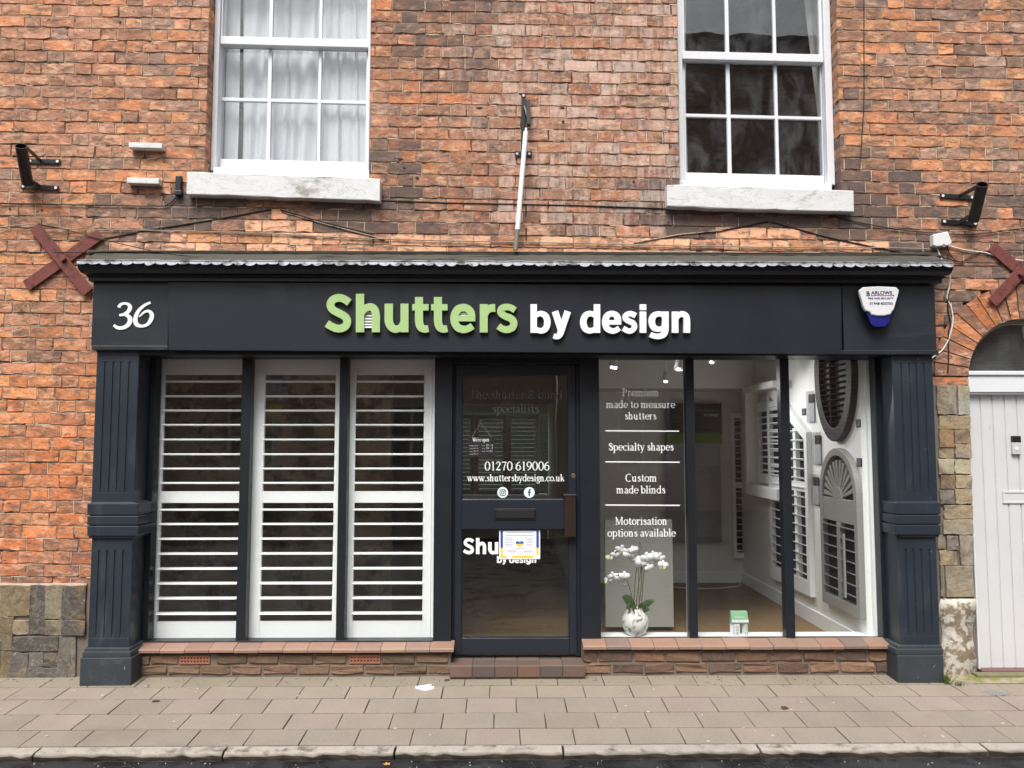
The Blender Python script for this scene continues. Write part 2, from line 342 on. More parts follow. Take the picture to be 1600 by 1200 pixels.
def stroke(mb, pts, ws, to3, dy, k=8, smooth=True):
    """flat pen stroke: pts in 2-D, ws the widths, to3 maps (u,v,layer)->3-D"""
    if not isinstance(ws, (list, tuple)): ws = [ws] * len(pts)
    q = [Vector((p[0], p[1], wd)) for p, wd in zip(pts, ws)]
    if smooth: q = cr(q, k)
    L, Rr = [], []
    for i, p in enumerate(q):
        t = (q[min(i + 1, len(q) - 1)] - q[max(i - 1, 0)]); t.z = 0; t.normalize(); nrm = Vector((-t.y, t.x, 0))
        L.append((p.x + nrm.x * p.z / 2, p.y + nrm.y * p.z / 2)); Rr.append((p.x - nrm.x * p.z / 2, p.y - nrm.y * p.z / 2))
    n = len(q); lay = getattr(mb, 'lay', 0); mb.lay = lay + 1
    f = [to3(a, b) + Vector((0, -.00008 * (lay % 9), 0)) for a, b in L + Rr]; bk = [v + Vector((0, dy, 0)) for v in f]
    fs = []
    for i in range(n - 1):
        fs += [(i, i + 1, n + i + 1, n + i), (2 * n + i + 1, 2 * n + i, 3 * n + i, 3 * n + i + 1),
               (i, 2 * n + i, 2 * n + i + 1, i + 1), (n + i, n + i + 1, 3 * n + i + 1, 3 * n + i)]
    fs += [(0, n, 3 * n, 2 * n), (n - 1, 3 * n - 1, 4 * n - 1, 2 * n - 1)]
    mb.add(f + bk, fs)
def text_mesh(name, body, m, parent, p0, p1, Y, ext=.0008, flip=False, bold=0, height=None):
    """built-in sans lettering fitted from baseline-left p0 to p1 (3-D), optional cap height"""
    cu = bpy.data.curves.new(name, 'FONT'); cu.body = body; cu.size = 1; cu.extrude = 0; cu.offset = bold
    o = bpy.data.objects.new(name, cu); COL.objects.link(o)
    bpy.context.view_layer.update()
    me = bpy.data.meshes.new_from_object(o.evaluated_get(bpy.context.evaluated_depsgraph_get()))
    COL.objects.unlink(o); bpy.data.objects.remove(o); bpy.data.curves.remove(cu)
    xs = [v.co.x for v in me.vertices]; x0, x1 = min(xs), max(xs); sx = (p1.x - p0.x) / (x1 - x0)
    sz = (height / .72) if height else abs(sx)
    ux = Vector(p1) - Vector(p0)
    for v in me.vertices:
        k = (v.co.x - x0) / (x1 - x0); b = Vector(p0) + ux * k
        v.co = (b.x, Y, b.z + v.co.y * sz)
    me.materials.append(m); ob = bpy.data.objects.new(name, me); COL.objects.link(ob)
    if parent: own(ob, parent)
    return ob
# ================================================================ the brick building
def proj(p):
    d = Vector(p) - Vector((0, -D, H)); x = d.x * math.cos(YAW) - d.y * math.sin(YAW); y = d.x * math.sin(YAW) + d.y * math.cos(YAW)
    f = y * math.cos(PITCH) + d.z * math.sin(PITCH); u = -y * math.sin(PITCH) + d.z * math.cos(PITCH)
    return 800 + F * x / f, 600 - F * u / f
TILT = .012                                         # the courses run down to the right
building = thing('brick_building', 'old orange brick house front with two white sash windows above the shop', 'building', (0, 0, 0))
CH = .0835
LWx0, LWx1 = at(322, 200, 0).x, at(578, 150, 0).x; RWx0, RWx1 = at(1060, 150, 0).x, at(1312, 200, 0).x
LWz, RWz = at(445, 278, 0).z, at(1190, 298, 0).z
SFx0, SFx1, SFz = at(152, 700, 0).x, at(1460, 700, 0).x, at(800, 436, 0).z
ARc = at(1603, 588, 0); ARi = 92 * pxm(0); ARo = 146 * pxm(0)
CLz = at(66, 913, 0).z
PIx0, PIx1 = at(1462, 760, 0).x, at(1514, 760, 0).x; PIz = at(1490, 601, 0).z
def holes(z):
    h = []
    if z > LWz: h.append((LWx0, LWx1))
    if z > RWz: h.append((RWx0, RWx1))
    if z < SFz: h.append((SFx0, SFx1))
    dz = z - ARc.z
    if dz < 0:
        h.append((ARc.x - ARi - .004, ARc.x + ARi + .004))
        if z < PIz: h.append((SFx1 - .02, ARc.x - ARi)); h.append((ARc.x + ARi, ARc.x + ARi + .25))
        else: h.append((ARc.x - ARo, ARc.x + ARo))
    elif dz < ARo: q = math.sqrt(ARo ** 2 - dz ** 2); h.append((ARc.x - q, ARc.x + q))
    if z < CLz - .05: h.append((-9, SFx0))
    return sorted(h)
def segs(z, a, b):
    out = []; x = a
    for p, q in holes(z):
        if p > x: out.append((x, min(p, b)))
        x = max(x, q)
    if x < b: out.append((x, b))
    return [s for s in out if s[1] - s[0] > .02]
C_ = lambda *c: lin(*c)[:3]
PAL = dict(orange=C_(202, 130, 86), vivid=C_(198, 116, 70), pink=C_(190, 132, 104), brown=C_(158, 112, 88), dull=C_(172, 126, 102), grey=C_(140, 122, 112),
           dark=C_(108, 94, 86), pale=C_(188, 152, 134), red=C_(162, 100, 76), sandy=C_(208, 146, 98), white=C_(190, 164, 148), newp=C_(232, 174, 138))
MEAN_B, MEAN_V = C_(180, 130, 100), C_(196, 122, 78)
def intri(px, py, a, b, c):
    s = lambda p, q: (px - q[0]) * (p[1] - q[1]) - (p[0] - q[0]) * (py - q[1])
    k = [s(a, b) < 0, s(b, c) < 0, s(c, a) < 0]; return all(k) or not any(k)
def pick(ws):
    ks = list(ws); return rnd.choices(ks, [ws[k] for k in ks])[0]
def tone(x, z):
    px, py = proj((x, 0, z)); soot = rnd.random() * .42; eff = 0
    if intri(px, py, (160, 392), (430, 327), (600, 384)) or intri(px, py, (1000, 392), (1205, 347), (1425, 397)) or (py > 372 and 200 < px < 1400):
        k = pick(dict(newp=7, pink=2, sandy=1)); soot *= .15
    elif px < 335:
        if py < 330: k = pick(dict(dull=4, pink=3, orange=3, sandy=1, brown=3, grey=1.6))
        elif py < 560: k = pick(dict(orange=5, pink=2, brown=3, sandy=1.5, dull=2))
        else: k = pick(dict(vivid=5, orange=6, brown=1.5, sandy=1.5, pink=1)); soot *= .75
        if 300 < py < 430 and px > 150: k = pick(dict(brown=3, dark=3, dull=3)); soot += .25
    elif px < 1062:
        if px < 700: k = pick(dict(orange=3, brown=4, dull=4, pink=3, vivid=1, grey=1))
        else: k = pick(dict(red=4, brown=5, dull=5, pale=1.2, orange=1, vivid=.5, grey=1)); eff = rnd.uniform(.4, 1) if px > 770 else rnd.uniform(0, .7)
        if py < 70: soot += .12
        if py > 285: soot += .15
    else:
        k = pick(dict(sandy=5, orange=4.5, dull=3, grey=3, dark=1.6, brown=3)); soot += .10
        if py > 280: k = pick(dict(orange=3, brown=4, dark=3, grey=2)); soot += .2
        if px < 1345: soot += .12
    if px < 140 and 868 < py: k = pick(dict(brown=3, dark=2, red=1)); soot += .15
    if px < 140 and 770 < py < 840: soot += .2
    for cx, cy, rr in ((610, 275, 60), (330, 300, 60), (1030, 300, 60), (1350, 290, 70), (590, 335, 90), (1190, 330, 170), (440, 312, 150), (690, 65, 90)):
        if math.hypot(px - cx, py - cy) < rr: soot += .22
    if 740 < px < 920 and 40 < py < 190 and rnd.random() < .16: k = 'white'
    c = PAL[k] if k in ('newp', 'white') else tuple(.62 * u + .38 * v for u, v in zip(PAL[k], MEAN_B if px > 335 or py < 560 else MEAN_V)); j = rnd.uniform(.84, 1.16) * (.88 if 590 < px < 1062 else 1); h = rnd.uniform(-.05, .05)
    return (c[0] * j * (1 + h), c[1] * j, c[2] * j * (1 - h), min(1, soot)), eff
bk = MB(); mo = MB(); pj = MB(); effs = []
XA, XB = -4.4, 4.6
def brick(x0, x1, z0, z1, tilt=True, deep=.10, lean=(0, 0)):
    """irregular hand-made brick: chipped outline, slightly rocked face"""
    n0 = len(bk.v); t = bk.cur; nx = max(2, int((x1 - x0) / .045)); o = []
    for i in range(nx + 1): o.append((x0 + (x1 - x0) * i / nx, z0))
    o.append((x1, (z0 + z1) / 2))
    for i in range(nx, -1, -1): o.append((x0 + (x1 - x0) * i / nx, z1))
    o.append((x0, (z0 + z1) / 2))
    y0 = rnd.uniform(-.004, .0005); rx, rz = rnd.uniform(-.012, .012), rnd.uniform(-.02, .02); cx, cz = (x0 + x1) / 2, (z0 + z1) / 2
    cor = {0, nx, nx + 2, 2 * nx + 2}; fr = []; mid = []; bkv = []
    for i, (x, z) in enumerate(o):
        a = .0035 if i in cor else .0017
        x += rnd.uniform(-a, a) + (cx - x) * (rnd.random() ** 3 * .02); z += rnd.uniform(-a, a) + ((cz - z) * rnd.random() ** 4 * .22)
        zz = z - (TILT * x if tilt else 0)
        f = .95
        fr.append((cx + (x - cx) * (1 - .006 / (x1 - x0)), y0 + rx * (x - cx) + rz * (z - cz), zz + (cz - z) * .07))
        mid.append((x, .0035 + rnd.uniform(-.001, .001), zz)); bkv.append((x, deep, zz))
    n = len(o); c = (cx, y0 + rnd.uniform(-.0015, .0015), cz - (TILT * cx if tilt else 0))
    fs = [(i, (i + 1) % n, 3 * n) for i in range(n)]
    for k in range(2): fs += [(k * n + i, (k + 1) * n + i, (k + 1) * n + (i + 1) % n, k * n + (i + 1) % n) for i in range(n)]
    bk.add(fr + mid + bkv + [c], fs)
row = 0; z = .02
while z < 5.3:
    zm = z + CH / 2
    # the course's height at each x is z - TILT*x, so test the openings there
    def zt(x): return zm - TILT * x
    cuts = set()
    for s0, s1 in segs(zt(0), XA, XB):
        # refine with the true height at the two ends
        pass
    ss = []
    for (lo, hi) in ((XA, (LWx1 + RWx0) / 2), ((LWx1 + RWx0) / 2, XB)):
        xm = LWx0 if lo == XA else RWx1
        if zt(xm) < SFz + .12 or True: ss += segs(zt(xm), lo, hi)
    mg = []
    for s in ss:
        if mg and abs(mg[-1][1] - s[0]) < 1e-6: mg[-1] = (mg[-1][0], s[1])
        else: mg.append(s)
    for (a, b) in mg:
        mo.extrude([(a + .002, .003, z - TILT * a), (b - .002, .003, z - TILT * b), (b - .002, .003, z + CH - TILT * b), (a + .002, .003, z + CH - TILT * a)], (0, .095, 0))
        x = XA - (0 if row % 2 else .1725) + rnd.uniform(-.006, .006); k = 0
        while x < b:
            wd = (.23 if k % 2 == 0 else .115); k += 1; wd += rnd.uniform(-.004, .004)
            p, q = max(x, a), min(x + wd, b); x += wd
            if q - p < .012: continue
            if q - p < .03 and p > a: p -= 0
            jt = rnd.uniform(.0035, .0075)
            tn, ef = tone((p + q) / 2, zm - TILT * (p + q) / 2); bk.cur = tn; n0 = len(bk.v)
            jz = rnd.uniform(.003, .006)
            brick(p + jt / 2 if p > a else p, q - jt / 2 if q < b else q, z + jz / 2, z + CH - jz / 2)
            effs += [ef] * (len(bk.v) - n0)
            if q < b and rnd.random() < .36:
                zl, zh = z + rnd.uniform(.002, .02), z + CH - rnd.uniform(0, .01); sh = TILT * q; jx = rnd.uniform(-.001, .001)
                pj.box(q - jt * .3 + jx, q + jt * .3 + jx, -.0015, .004, zl - sh, zh - sh)
            if rnd.random() < .16:
                xa_ = rnd.uniform(p, q - .02); xb_ = min(q, xa_ + rnd.uniform(.03, .14)); pj.extrude([(xa_, -.001, z - .0025 - TILT * xa_), (xb_, -.001, z - .0025 - TILT * xb_), (xb_, -.001, z + .0025 - TILT * xb_), (xa_, -.001, z + .0025 - TILT * xa_)], (0, .005, 0))
    z += CH; row += 1
# arch ring of the neighbouring doorway
na = 21
for i in range(na):
    a0, a1 = math.pi * i / na, math.pi * (i + 1) / na; g = .012
    pts = [(ARi, a0 + g * .9), (ARo, a0 + g * .6), (ARo, (a0 + a1) / 2), (ARo, a1 - g * .6), (ARi, a1 - g * .9)]
    tn, ef = tone(ARc.x - .4, ARc.z); c = PAL[pick(dict(orange=4, vivid=2, brown=3, pink=2))]; j = rnd.uniform(.75, 1.05)
    bk.cur = (c[0] * j, c[1] * j, c[2] * j, rnd.uniform(0, .45)); n0 = len(bk.v)
    bk.prism([(ARc.x + r * math.cos(t) + rnd.uniform(-.002, .002), -.008 + rnd.uniform(-.002, .002), ARc.z + r * math.sin(t) + rnd.uniform(-.002, .002)) for r, t in pts], .115)
    effs += [0] * (len(bk.v) - n0)
    if i == na - 1: break
mo.prism([(ARc.x + (ARo - .002) * math.cos(t), .002, ARc.z + (ARo - .002) * math.sin(t)) for t in [math.pi * k / 24 for k in range(25)]] +
         [(ARc.x + (ARi + .002) * math.cos(t), .002, ARc.z + (ARi + .002) * math.sin(t)) for t in [math.pi * k / 24 for k in range(24, -1, -1)]], .1)
# two or three courses of impost brick over the pier
for x0_, x1_ in ((SFx1, ARc.x - ARi), (ARc.x + ARi, ARc.x + ARo)):
    bk.cur = PAL['orange'] + (.3,); n0 = len(bk.v); brick(x0_, x1_, PIz - .006, ARc.z - .004, False, .11); effs += [0] * (len(bk.v) - n0)
brickwork = bk.build('brickwork', M['brick'], building)
at_ = brickwork.data.attributes.new('eff', 'FLOAT', 'POINT'); at_.data.foreach_set('value', effs)
mort = mo.build('mortar', M['mortar'], brickwork); pj.build('white_pointing', M['lime_joint'], brickwork)
# solid backing so that no light leaks between floors
b = MB(); b.box(XA, LWx0, .11, .3, 2.62, 5.3).box(LWx1, RWx0, .11, .3, 2.62, 5.3).box(RWx1, XB, .11, .3, 2.62, 5.3).box(XA, SFx0 - .02, .11, .3, -.1, 2.62)
b.box(LWx0, LWx1, .11, .3, 2.62, LWz - .02).box(RWx0, RWx1, .11, .3, 2.62, RWz - .02).box(SFx1 + .25, ARc.x - ARi, .11, .3, -.1, 2.62).box(ARc.x + ARi, XB, .11, .3, -.1, 2.62)
b.box(XA, XB, .3, 6.0, 5.31, 5.45)
b.build('inner_leaf', M['mortar_grey'], building)
# dark weathering grooves of the two old pediments, and the flashing line under them
def seam(pts, wd, y=-.006, d=.008, name='pediment_seam', m=None):
    g = MB(); g.tube([at(p[0], p[1], y) for p in pts], wd / 2, 5); g.build(name, m or M['black'], building)
for pts in (((148, 376), (235, 359), (330, 344), (424, 327)), ((438, 328), (500, 346), (582, 366)), ((1128, 360), (1200, 346)), ((1206, 347), (1290, 370), (1350, 383), (1420, 397)), ((592, 313), (700, 317), (900, 321), (1042, 326)), ((822, 320), (822, 336)), ((822, 356), (822, 375))):
    seam(pts, .0095, -.005, .006)
for pts in (((440, 331), (510, 351), (600, 374)), ((990, 380), (1060, 367), (1130, 360))): seam(pts, .012, -.004, .006, 'mortar_fillet', M['mortar'])

for px, py, rx, rz in ((749, 168, .020, .006), (880, 190, .011, .013), (879, 168, .018, .005), (632, 262, .012, .008), (652, 278, .012, .012), (990, 284, .008, .011), (625, 248, .022, .007), (15, 326, .008, .008), (65, 328, .006, .007), (104, 42, .014, .007), (187, 34, .008, .008)):
    h = MB(); c = at(px, py, -.0055); h.prism([c + Vector((rx * rnd.uniform(.7, 1.2) * math.cos(6.283 * k / 11), 0, rz * rnd.uniform(.7, 1.2) * math.sin(6.283 * k / 11))) for k in range(11)], .004); h.build('wall_hole', M['black'], building)
# ---------------------------------------------------------------- slate cladding: low panel on the left, pier on the right
def cladding(name, cells, Y):
    m = MB()
    for (x0, y0, x1, y1, c) in cells:
        a, q = at(x0, y0, Y), at(x1, y1, Y); dy = rnd.uniform(0, .012); j = rnd.uniform(.85, 1.12)
        m.cur = tuple(k * j for k in C_(*c)) + (0,); J = lambda: rnd.uniform(-.004, .004); e = .0015
        o = []
        for (px, pz, qx, qz) in ((a.x + e, q.z + e, q.x - e, q.z + e), (q.x - e, q.z + e, q.x - e, a.z - e), (q.x - e, a.z - e, a.x + e, a.z - e), (a.x + e, a.z - e, a.x + e, q.z + e)):
            for t in (0, .33, .66): o.append((px + (qx - px) * t + J(), Y - dy + J() * .6, pz + (qz - pz) * t + J()))
        m.prism(o, .05 + dy)
    return m.build(name, M['stone'], building, .003, 1)
A, B_, C3, D3, E = (116, 102, 78), (98, 94, 90), (84, 79, 74), (128, 117, 98), (100, 95, 90)
cladding('slate_cladding', [(-220, 916, -130, 1066, B_), (-130, 914, -60, 960, A), (-130, 960, -60, 1066, C3), (-60, 914, 0, 1000, D3), (-60, 1000, 0, 1066, E), (0, 914, 47, 963, A), (47, 914, 71, 992, C3), (71, 914, 97, 968, D3), (97, 914, 133, 969, C3), (0, 963, 20, 1017, A), (20, 969, 45, 992, D3), (71, 968, 97, 993, D3), (97, 969, 133, 993, C3),
    (20, 994, 92, 1018, C3), (92, 994, 117, 1067, E), (0, 1017, 17, 1066, A), (17, 1019, 43, 1066, E), (43, 1019, 68, 1043, B_), (68, 1019, 92, 1043, C3), (43, 1043, 92, 1067, B_)], -.02)
P1, P2, P3, P4 = (140, 130, 112), (152, 136, 110), (120, 112, 103), (132, 106, 80)
cladding('slate_cladding', [(1462, 602, 1495, 648, P1), (1495, 602, 1516, 648, (150, 148, 134)), (1466, 649, 1517, 671, P2), (1467, 671, 1491, 699, P4), (1491, 671, 1517, 694, P3), (1467, 699, 1491, 716, P2), (1491, 694, 1518, 716, P1), (1465, 717, 1491, 741, (168, 158, 134)), (1491, 717, 1518, 741, (172, 162, 136)),
    (1468, 742, 1492, 764, P4), (1492, 742, 1519, 764, P2), (1468, 764, 1492, 788, P3), (1492, 764, 1519, 788, P2), (1474, 789, 1520, 811, P2), (1472, 811, 1520, 835, P1), (1464, 836, 1478, 858, P1), (1478, 836, 1498, 860, P3), (1498, 836, 1521, 884, (150, 140, 124)), (1467, 860, 1497, 884, P2), (1468, 884, 1476, 932, P3), (1476, 884, 1522, 932, P1)], -.02)
m = MB(); a, q = at(1472, 934, -.02), at(1524, 1068, -.02)
m.box(SFx1 - .03, PIx1 - .005, -.012, .1, -.1, PIz); m.build('pier_core', M['mortar_grey'], building)
m = MB(); m.box(XA, SFx0 + .02, -.008, .1, -.1, CLz - .006); m.build('plinth_core', M['mortar_grey'], building)
m = MB(); m.box(XA, SFx0 - .03, -.012, .05, CLz - .006, CLz + .006); m.build('pale_bedding', M['lime_joint'], building)
m = MB(); m.smooth = True; N = 10; Rw = []
for k in range(N + 1):
    y = 936 + (1070 - 936) * k / N; l, r_ = at(1472 - 3 * math.sin(k * 1.1), y, -.03), at(1522 + 3 * math.sin(k * .9 + 1), y, -.03); dy = .005 * math.sin(k * 1.3) + .006 * k / N
    Rw.append([(l.x, .05, l.z), (l.x, -.03 - dy, l.z), ((l.x + r_.x) / 2, -.045 - dy, l.z), (r_.x, -.035 - dy, r_.z), (r_.x, .05, r_.z)])
m.add([p for r_ in Rw for p in r_], [(i * 5 + k, i * 5 + k + 1, (i + 1) * 5 + k + 1, (i + 1) * 5 + k) for i in range(N) for k in range(4)] + [(0, 1, 2, 3, 4), tuple(N * 5 + k for k in (4, 3, 2, 1, 0))])
m.build('limewashed_stone', M['flaky'], building)
m = MB(); m.smooth = True
for cx, cz in ((1478, 1062), (1490, 1066)):
    pass

# ---------------------------------------------------------------- sash windows of the upper floor
def rail(m, p0, p1, Y, hpx, dy):                   # horizontal member whose top edge runs p0->p1 in the photo
    a, b = at(p0[0], p0[1], Y), at(p1[0], p1[1], Y); h = hpx * pxm(Y) * 1.1
    m.prism([a, b, b - Vector((0, 0, h)), a - Vector((0, 0, h))], dy)
def post(m, pxt, pxb, Y, wpx, dy, yt=-170, yb=280):
    a, b = at(pxt, 0, Y).x, at(pxb, 250, Y).x; w_ = wpx * pxm(Y) * 1.08; x = (a + b) / 2
    m.box(x, x + w_, Y, Y + dy, at(400, yb, Y).z, at(400, yt, Y).z)
def sash(label, jl, jr, gx, ymeet, ybar, ybot, sill, slope, frame_l, frame_r):
    """gx: glass columns (x0,x1) read at y~150; slope: drop per photo pixel to the right"""
    Yf, Yu, Yl = .095, .115, .155; ztop = 4.95; xl, xr = LOCX(frame_l, Yf), LOCX(frame_r, Yf)
    zl = lambda px, py, Y: at(px, py + slope * (px - gx[1][0]), Y).z
    f = MB(); zb = zl(gx[1][0], ybot + 17, Yf)
    wj = (gx[0][0] - frame_l) * pxm(Yf) * 1.08
    f.box(xl, xl + wj * .62, Yf, Yf + .14, zb, ztop); f.box(xr - (frame_r - gx[2][1]) * pxm(Yf) * .62, xr, Yf, Yf + .14, zb, ztop); f.box(xl, xr, Yf, Yf + .14, ztop, ztop + .1)
    a, b_ = at(frame_l + 1, ybot + 13 + slope * (frame_l - gx[1][0]), Yf - .02), at(frame_r - 1, ybot + 13 + slope * (frame_r - gx[1][0]), Yf - .02)
    f.prism([a, b_, b_ - Vector((0, 0, .095)), a - Vector((0, 0, .095))], .17)
    win = f.build('sash_window', M['white'], building, .004)
    gxm = lambda px, Y: at(px, 150, Y).x
    for nm, Y, yt, yb in (('upper_sash', Yu, -330, ymeet), ('lower_sash', Yl, ymeet + 4, ybot)):
        s_ = MB(); T = .038
        x0, x1 = xl + wj * .62 + .002, xr - (frame_r - gx[2][1]) * pxm(Yf) * .62 - .002
        z0, z1 = zl(gx[1][0], yb, Y), (4.9 if nm == 'upper_sash' else zl(gx[1][0], yt, Y))
        sl = -slope
        def hor(za, zb_, dy=T, y=Y):                # tilted horizontal bar
            xm = gxm(gx[1][0], Y)
            s_.prism([(x0, y, za + sl * (x0 - xm)), (x1, y, za + sl * (x1 - xm)), (x1, y, zb_ + sl * (x1 - xm)), (x0, y, zb_ + sl * (x0 - xm))], dy)
        e0, e1 = gxm(gx[0][0], Y), gxm(gx[2][1], Y); k = .0
        s_.box(x0, e0, Y + .001, Y + T - .001, z0 - .005, z1); s_.box(e1, x1, Y + .001, Y + T - .001, z0 - .03, z1)
        if nm == 'upper_sash': hor(z0 - .028, z0 + .03, T, Y - .004)
        else: hor(z0 - .075, z0, T); hor(z1 - .025, z1 + .02)
        for (p, q) in ((gx[0][1], gx[1][0]), (gx[1][1], gx[2][0])): s_.box(gxm(p + .6, Y), gxm(q - .6, Y), Y + .004, Y + T - .004, z0 - .01, z1)
        bars = [zl(gx[1][0], yy, Y) for yy in (ybar if nm == 'lower_sash' else (ymeet - 102, ymeet - 204))]
        for zz in bars: hor(zz - .012, zz + .012, T - .012, Y + .006)
        so = s_.build(nm, M['white'], win, .003)
        gm = MB(); cols = list(gx); zs = [z0] + sorted(bars) + [z1]
        for c in cols:
            for i in range(len(zs) - 1):
                wob = rnd.uniform(-.0012, .0012); wz = rnd.uniform(-.001, .001)
                p0, p1 = gxm(c[0] - 1, Y), gxm(c[1] + 1, Y); yb_ = Y + .018
                gm.prism([(p0, yb_ + wob, zs[i]), (p1, yb_ - wob, zs[i]), (p1, yb_ - wob + wz, zs[i + 1]), (p0, yb_ + wob + wz, zs[i + 1])], .004)
        gm.build('pane', M['old_glass'], win)
    sm_ = MB(); (ax, ay, bx, by, hh) = sill; Y = -.075
    tl, tr = at(ax, ay, Y), at(bx, by, Y); N = 14; top = []; bot = []
    for i in range(N + 1):
        t = i / N; p = tl.lerp(tr, t); top.append(p + Vector((0, rnd.uniform(-.002, .002), rnd.uniform(-.003, .003)))); bot.append(p + Vector((0, rnd.uniform(-.002, .002), -hh * pxm(Y) * 1.1 + rnd.uniform(-.004, .004))))
    sm_.prism(top + bot[::-1], .165)
    sm_.build('stone_sill', M['stone_white'], win, .006)
    return win
def LOCX(px, Y): return at(px, 150, Y).x
sash('left', 0, 0, ((344.5, 417), (424, 496), (502, 572)), 65, (156,), 250, (292, 268, 594, 279, 33), .02, 332, 578)
sash('right', 0, 0, ((1071, 1135), (1142, 1210), (1216, 1283)), 88, (181,), 271, (1042, 288, 1334, 297, 33), .02, 1060, 1301)
# rooms behind them
def room(x0, x1, z0, z1, m):
    r_ = MB(); t = .05; y0, y1 = .31, 3.2
    r_.box(x0 - t, x0, y0, y1, z0, z1).box(x1, x1 + t, y0, y1, z0, z1).box(x0 - t, x1 + t, y1, y1 + t, z0, z1).box(x0 - t, x1 + t, y0, y1 + t, z0 - t, z0 - .001).box(x0 - t, x1 + t, y0, y1 + t, z1 + .001, z1 + t)
    r_.build('room_lining', m, building)
room(-3.4, -.35, 2.86, 5.1, M['wall_dark']); room(.3, 3.4, 2.86, 5.1, M['wall_dark'])
def curtain(label, xa, xb, za, zb, Y, m, folds, amp, taper=0, group=None, seed=1):
    r2 = random.Random(seed); mb = MB(); nx, nz = folds * 8, 14; ph = [r2.uniform(0, 6.28) for _ in range(4)]; vs = []
    for j in range(nz + 1):
        t = j / nz
        for i in range(nx + 1):
            s_ = i / nx; x = xa + (xb - xa) * (s_ * (1 - taper * (1 - t)) if taper >= 0 else 1 - (1 - s_) * (1 + taper * (1 - t)))
            a = folds * 2 * math.pi * (s_ + .05 * math.sin(5.3 * s_ + ph[3]) + .03 * math.sin(2.2 * t + 9 * s_)); am = .55 + .6 * abs(math.sin(2.7 * s_ * math.pi + ph[0] + t))
            y = am * amp * (.6 * math.sin(a + ph[0] + .5 * math.sin(3 * t + ph[1])) + .4 * math.sin(1.7 * a + ph[2] + 1.2 * t)) * (1.1 - .4 * t)
            vs.append((x + .012 * math.sin(4 * t + a * .5), Y + y, za + (zb - za) * t))
    mb.smooth = True
    mb.add(vs, [(j * (nx + 1) + i, j * (nx + 1) + i + 1, (j + 1) * (nx + 1) + i + 1, (j + 1) * (nx + 1) + i) for j in range(nz) for i in range(nx)])
    o = mb.build('curtain', m, None, fix=False); so = o.modifiers.new('cloth', 'SOLIDIFY'); so.thickness = .0012
    return tag(o, label, 'curtain', group)
zs, zt_ = 2.93, 4.85
curtain('wide sheer white net curtain gathered across the left upper window', LOCX(377, .27), LOCX(502, .27), zs, zt_, .27, M['net'], 6, .034, .10, None, 3)
curtain('sheer white net curtain in tight folds at the right of the left upper window', LOCX(496, .235), LOCX(588, .235), zs, zt_, .235, M['net'], 6, .024, 0, None, 5)
curtain('narrow greyish net curtain edge at the far left of the left upper window', LOCX(330, .26), LOCX(374, .26), zs, zt_, .26, M['net'], 2, .012, .1, None, 11)
M['cloth'] = mat('cream_curtain', (.56, .55, .50, 1), .8, .06, 6, .05, 200, .2)
curtain('cream curtain drawn back at the right edge of the dark upper window', LOCX(1262, .3), LOCX(1335, .3), 2.95, zt_, .30, M['cloth'], 5, .02, -.38, None, 8)
curtain('narrow cream curtain edge at the left side of the dark upper window', LOCX(1040, .3), LOCX(1075, .3), 2.95, zt_, .30, M['cloth'], 3, .012, 0, None, 9)
# ================================================================ ground
KY = -1.30
def gz(y): return GS * y
def tcol(c, j=.08, a=0): k = rnd.uniform(1 - j, 1 + j); return tuple(x * k for x in C_(*c)) + (a,)
rowpx = [1052, 1071.5, 1090.5, 1113.5, 1138, 1163.5]
rowY = [atG(800, y).y for y in rowpx]; KY = rowY[-1]
m = MB(); m.extrude([(-30, .12, gz(0) - .012), (30, .12, gz(0) - .012), (30, KY, gz(KY) - .012), (-30, KY, gz(KY) - .012)], (0, 0, -.25))
struct(m.build('pavement_bed', M['joint']))
m = MB()
base = [(870, 1061), (839, 1081), (884, 1102), (852, 1126), (897, 1151)]
per = [71.5, 73.8, 77.5, 80.2, 84.5]
for r_ in range(5):
    ya, yb = rowY[r_], rowY[r_ + 1]; p = atG(*base[r_]); q = atG(base[r_][0] + per[r_], base[r_][1]); wd = (q - p).x; g = .0026
    x = p.x - 14 * wd
    while x < 7.5:
        J = lambda: rnd.uniform(-.0012, .0012); c = [(132, 122, 112), (130, 120, 110), (135, 123, 114), (129, 120, 110)][rnd.randrange(4)]
        if r_ == 0: c = (130, 121, 106)
        if r_ == 1: c = (136, 125, 113)
        m.cur = tcol(c, .045); hz = rnd.uniform(0, .0016); tz = rnd.uniform(-.0015, .0015)
        x0, x1, y0, y1 = x + g, x + wd - g, yb + .006, ya - .006; k = .005
        top = [(x0 + J(), y0, gz(y0) + hz), (x1 + J(), y0, gz(y0) + hz + tz), (x1 + J(), y1, gz(y1) + hz + tz), (x0 + J(), y1, gz(y1) + hz)]
        m.extrude(top, (0, 0, -.03)); x += wd
struct(m.build('pavement', M['slab'], None, .0015, 1))
m = MB(); bk0, bk1 = atG(800, 1164).y, atG(800, 1176).y
ks = [-330, 60, 352, 617, 880, 1188, 1545, 1860]
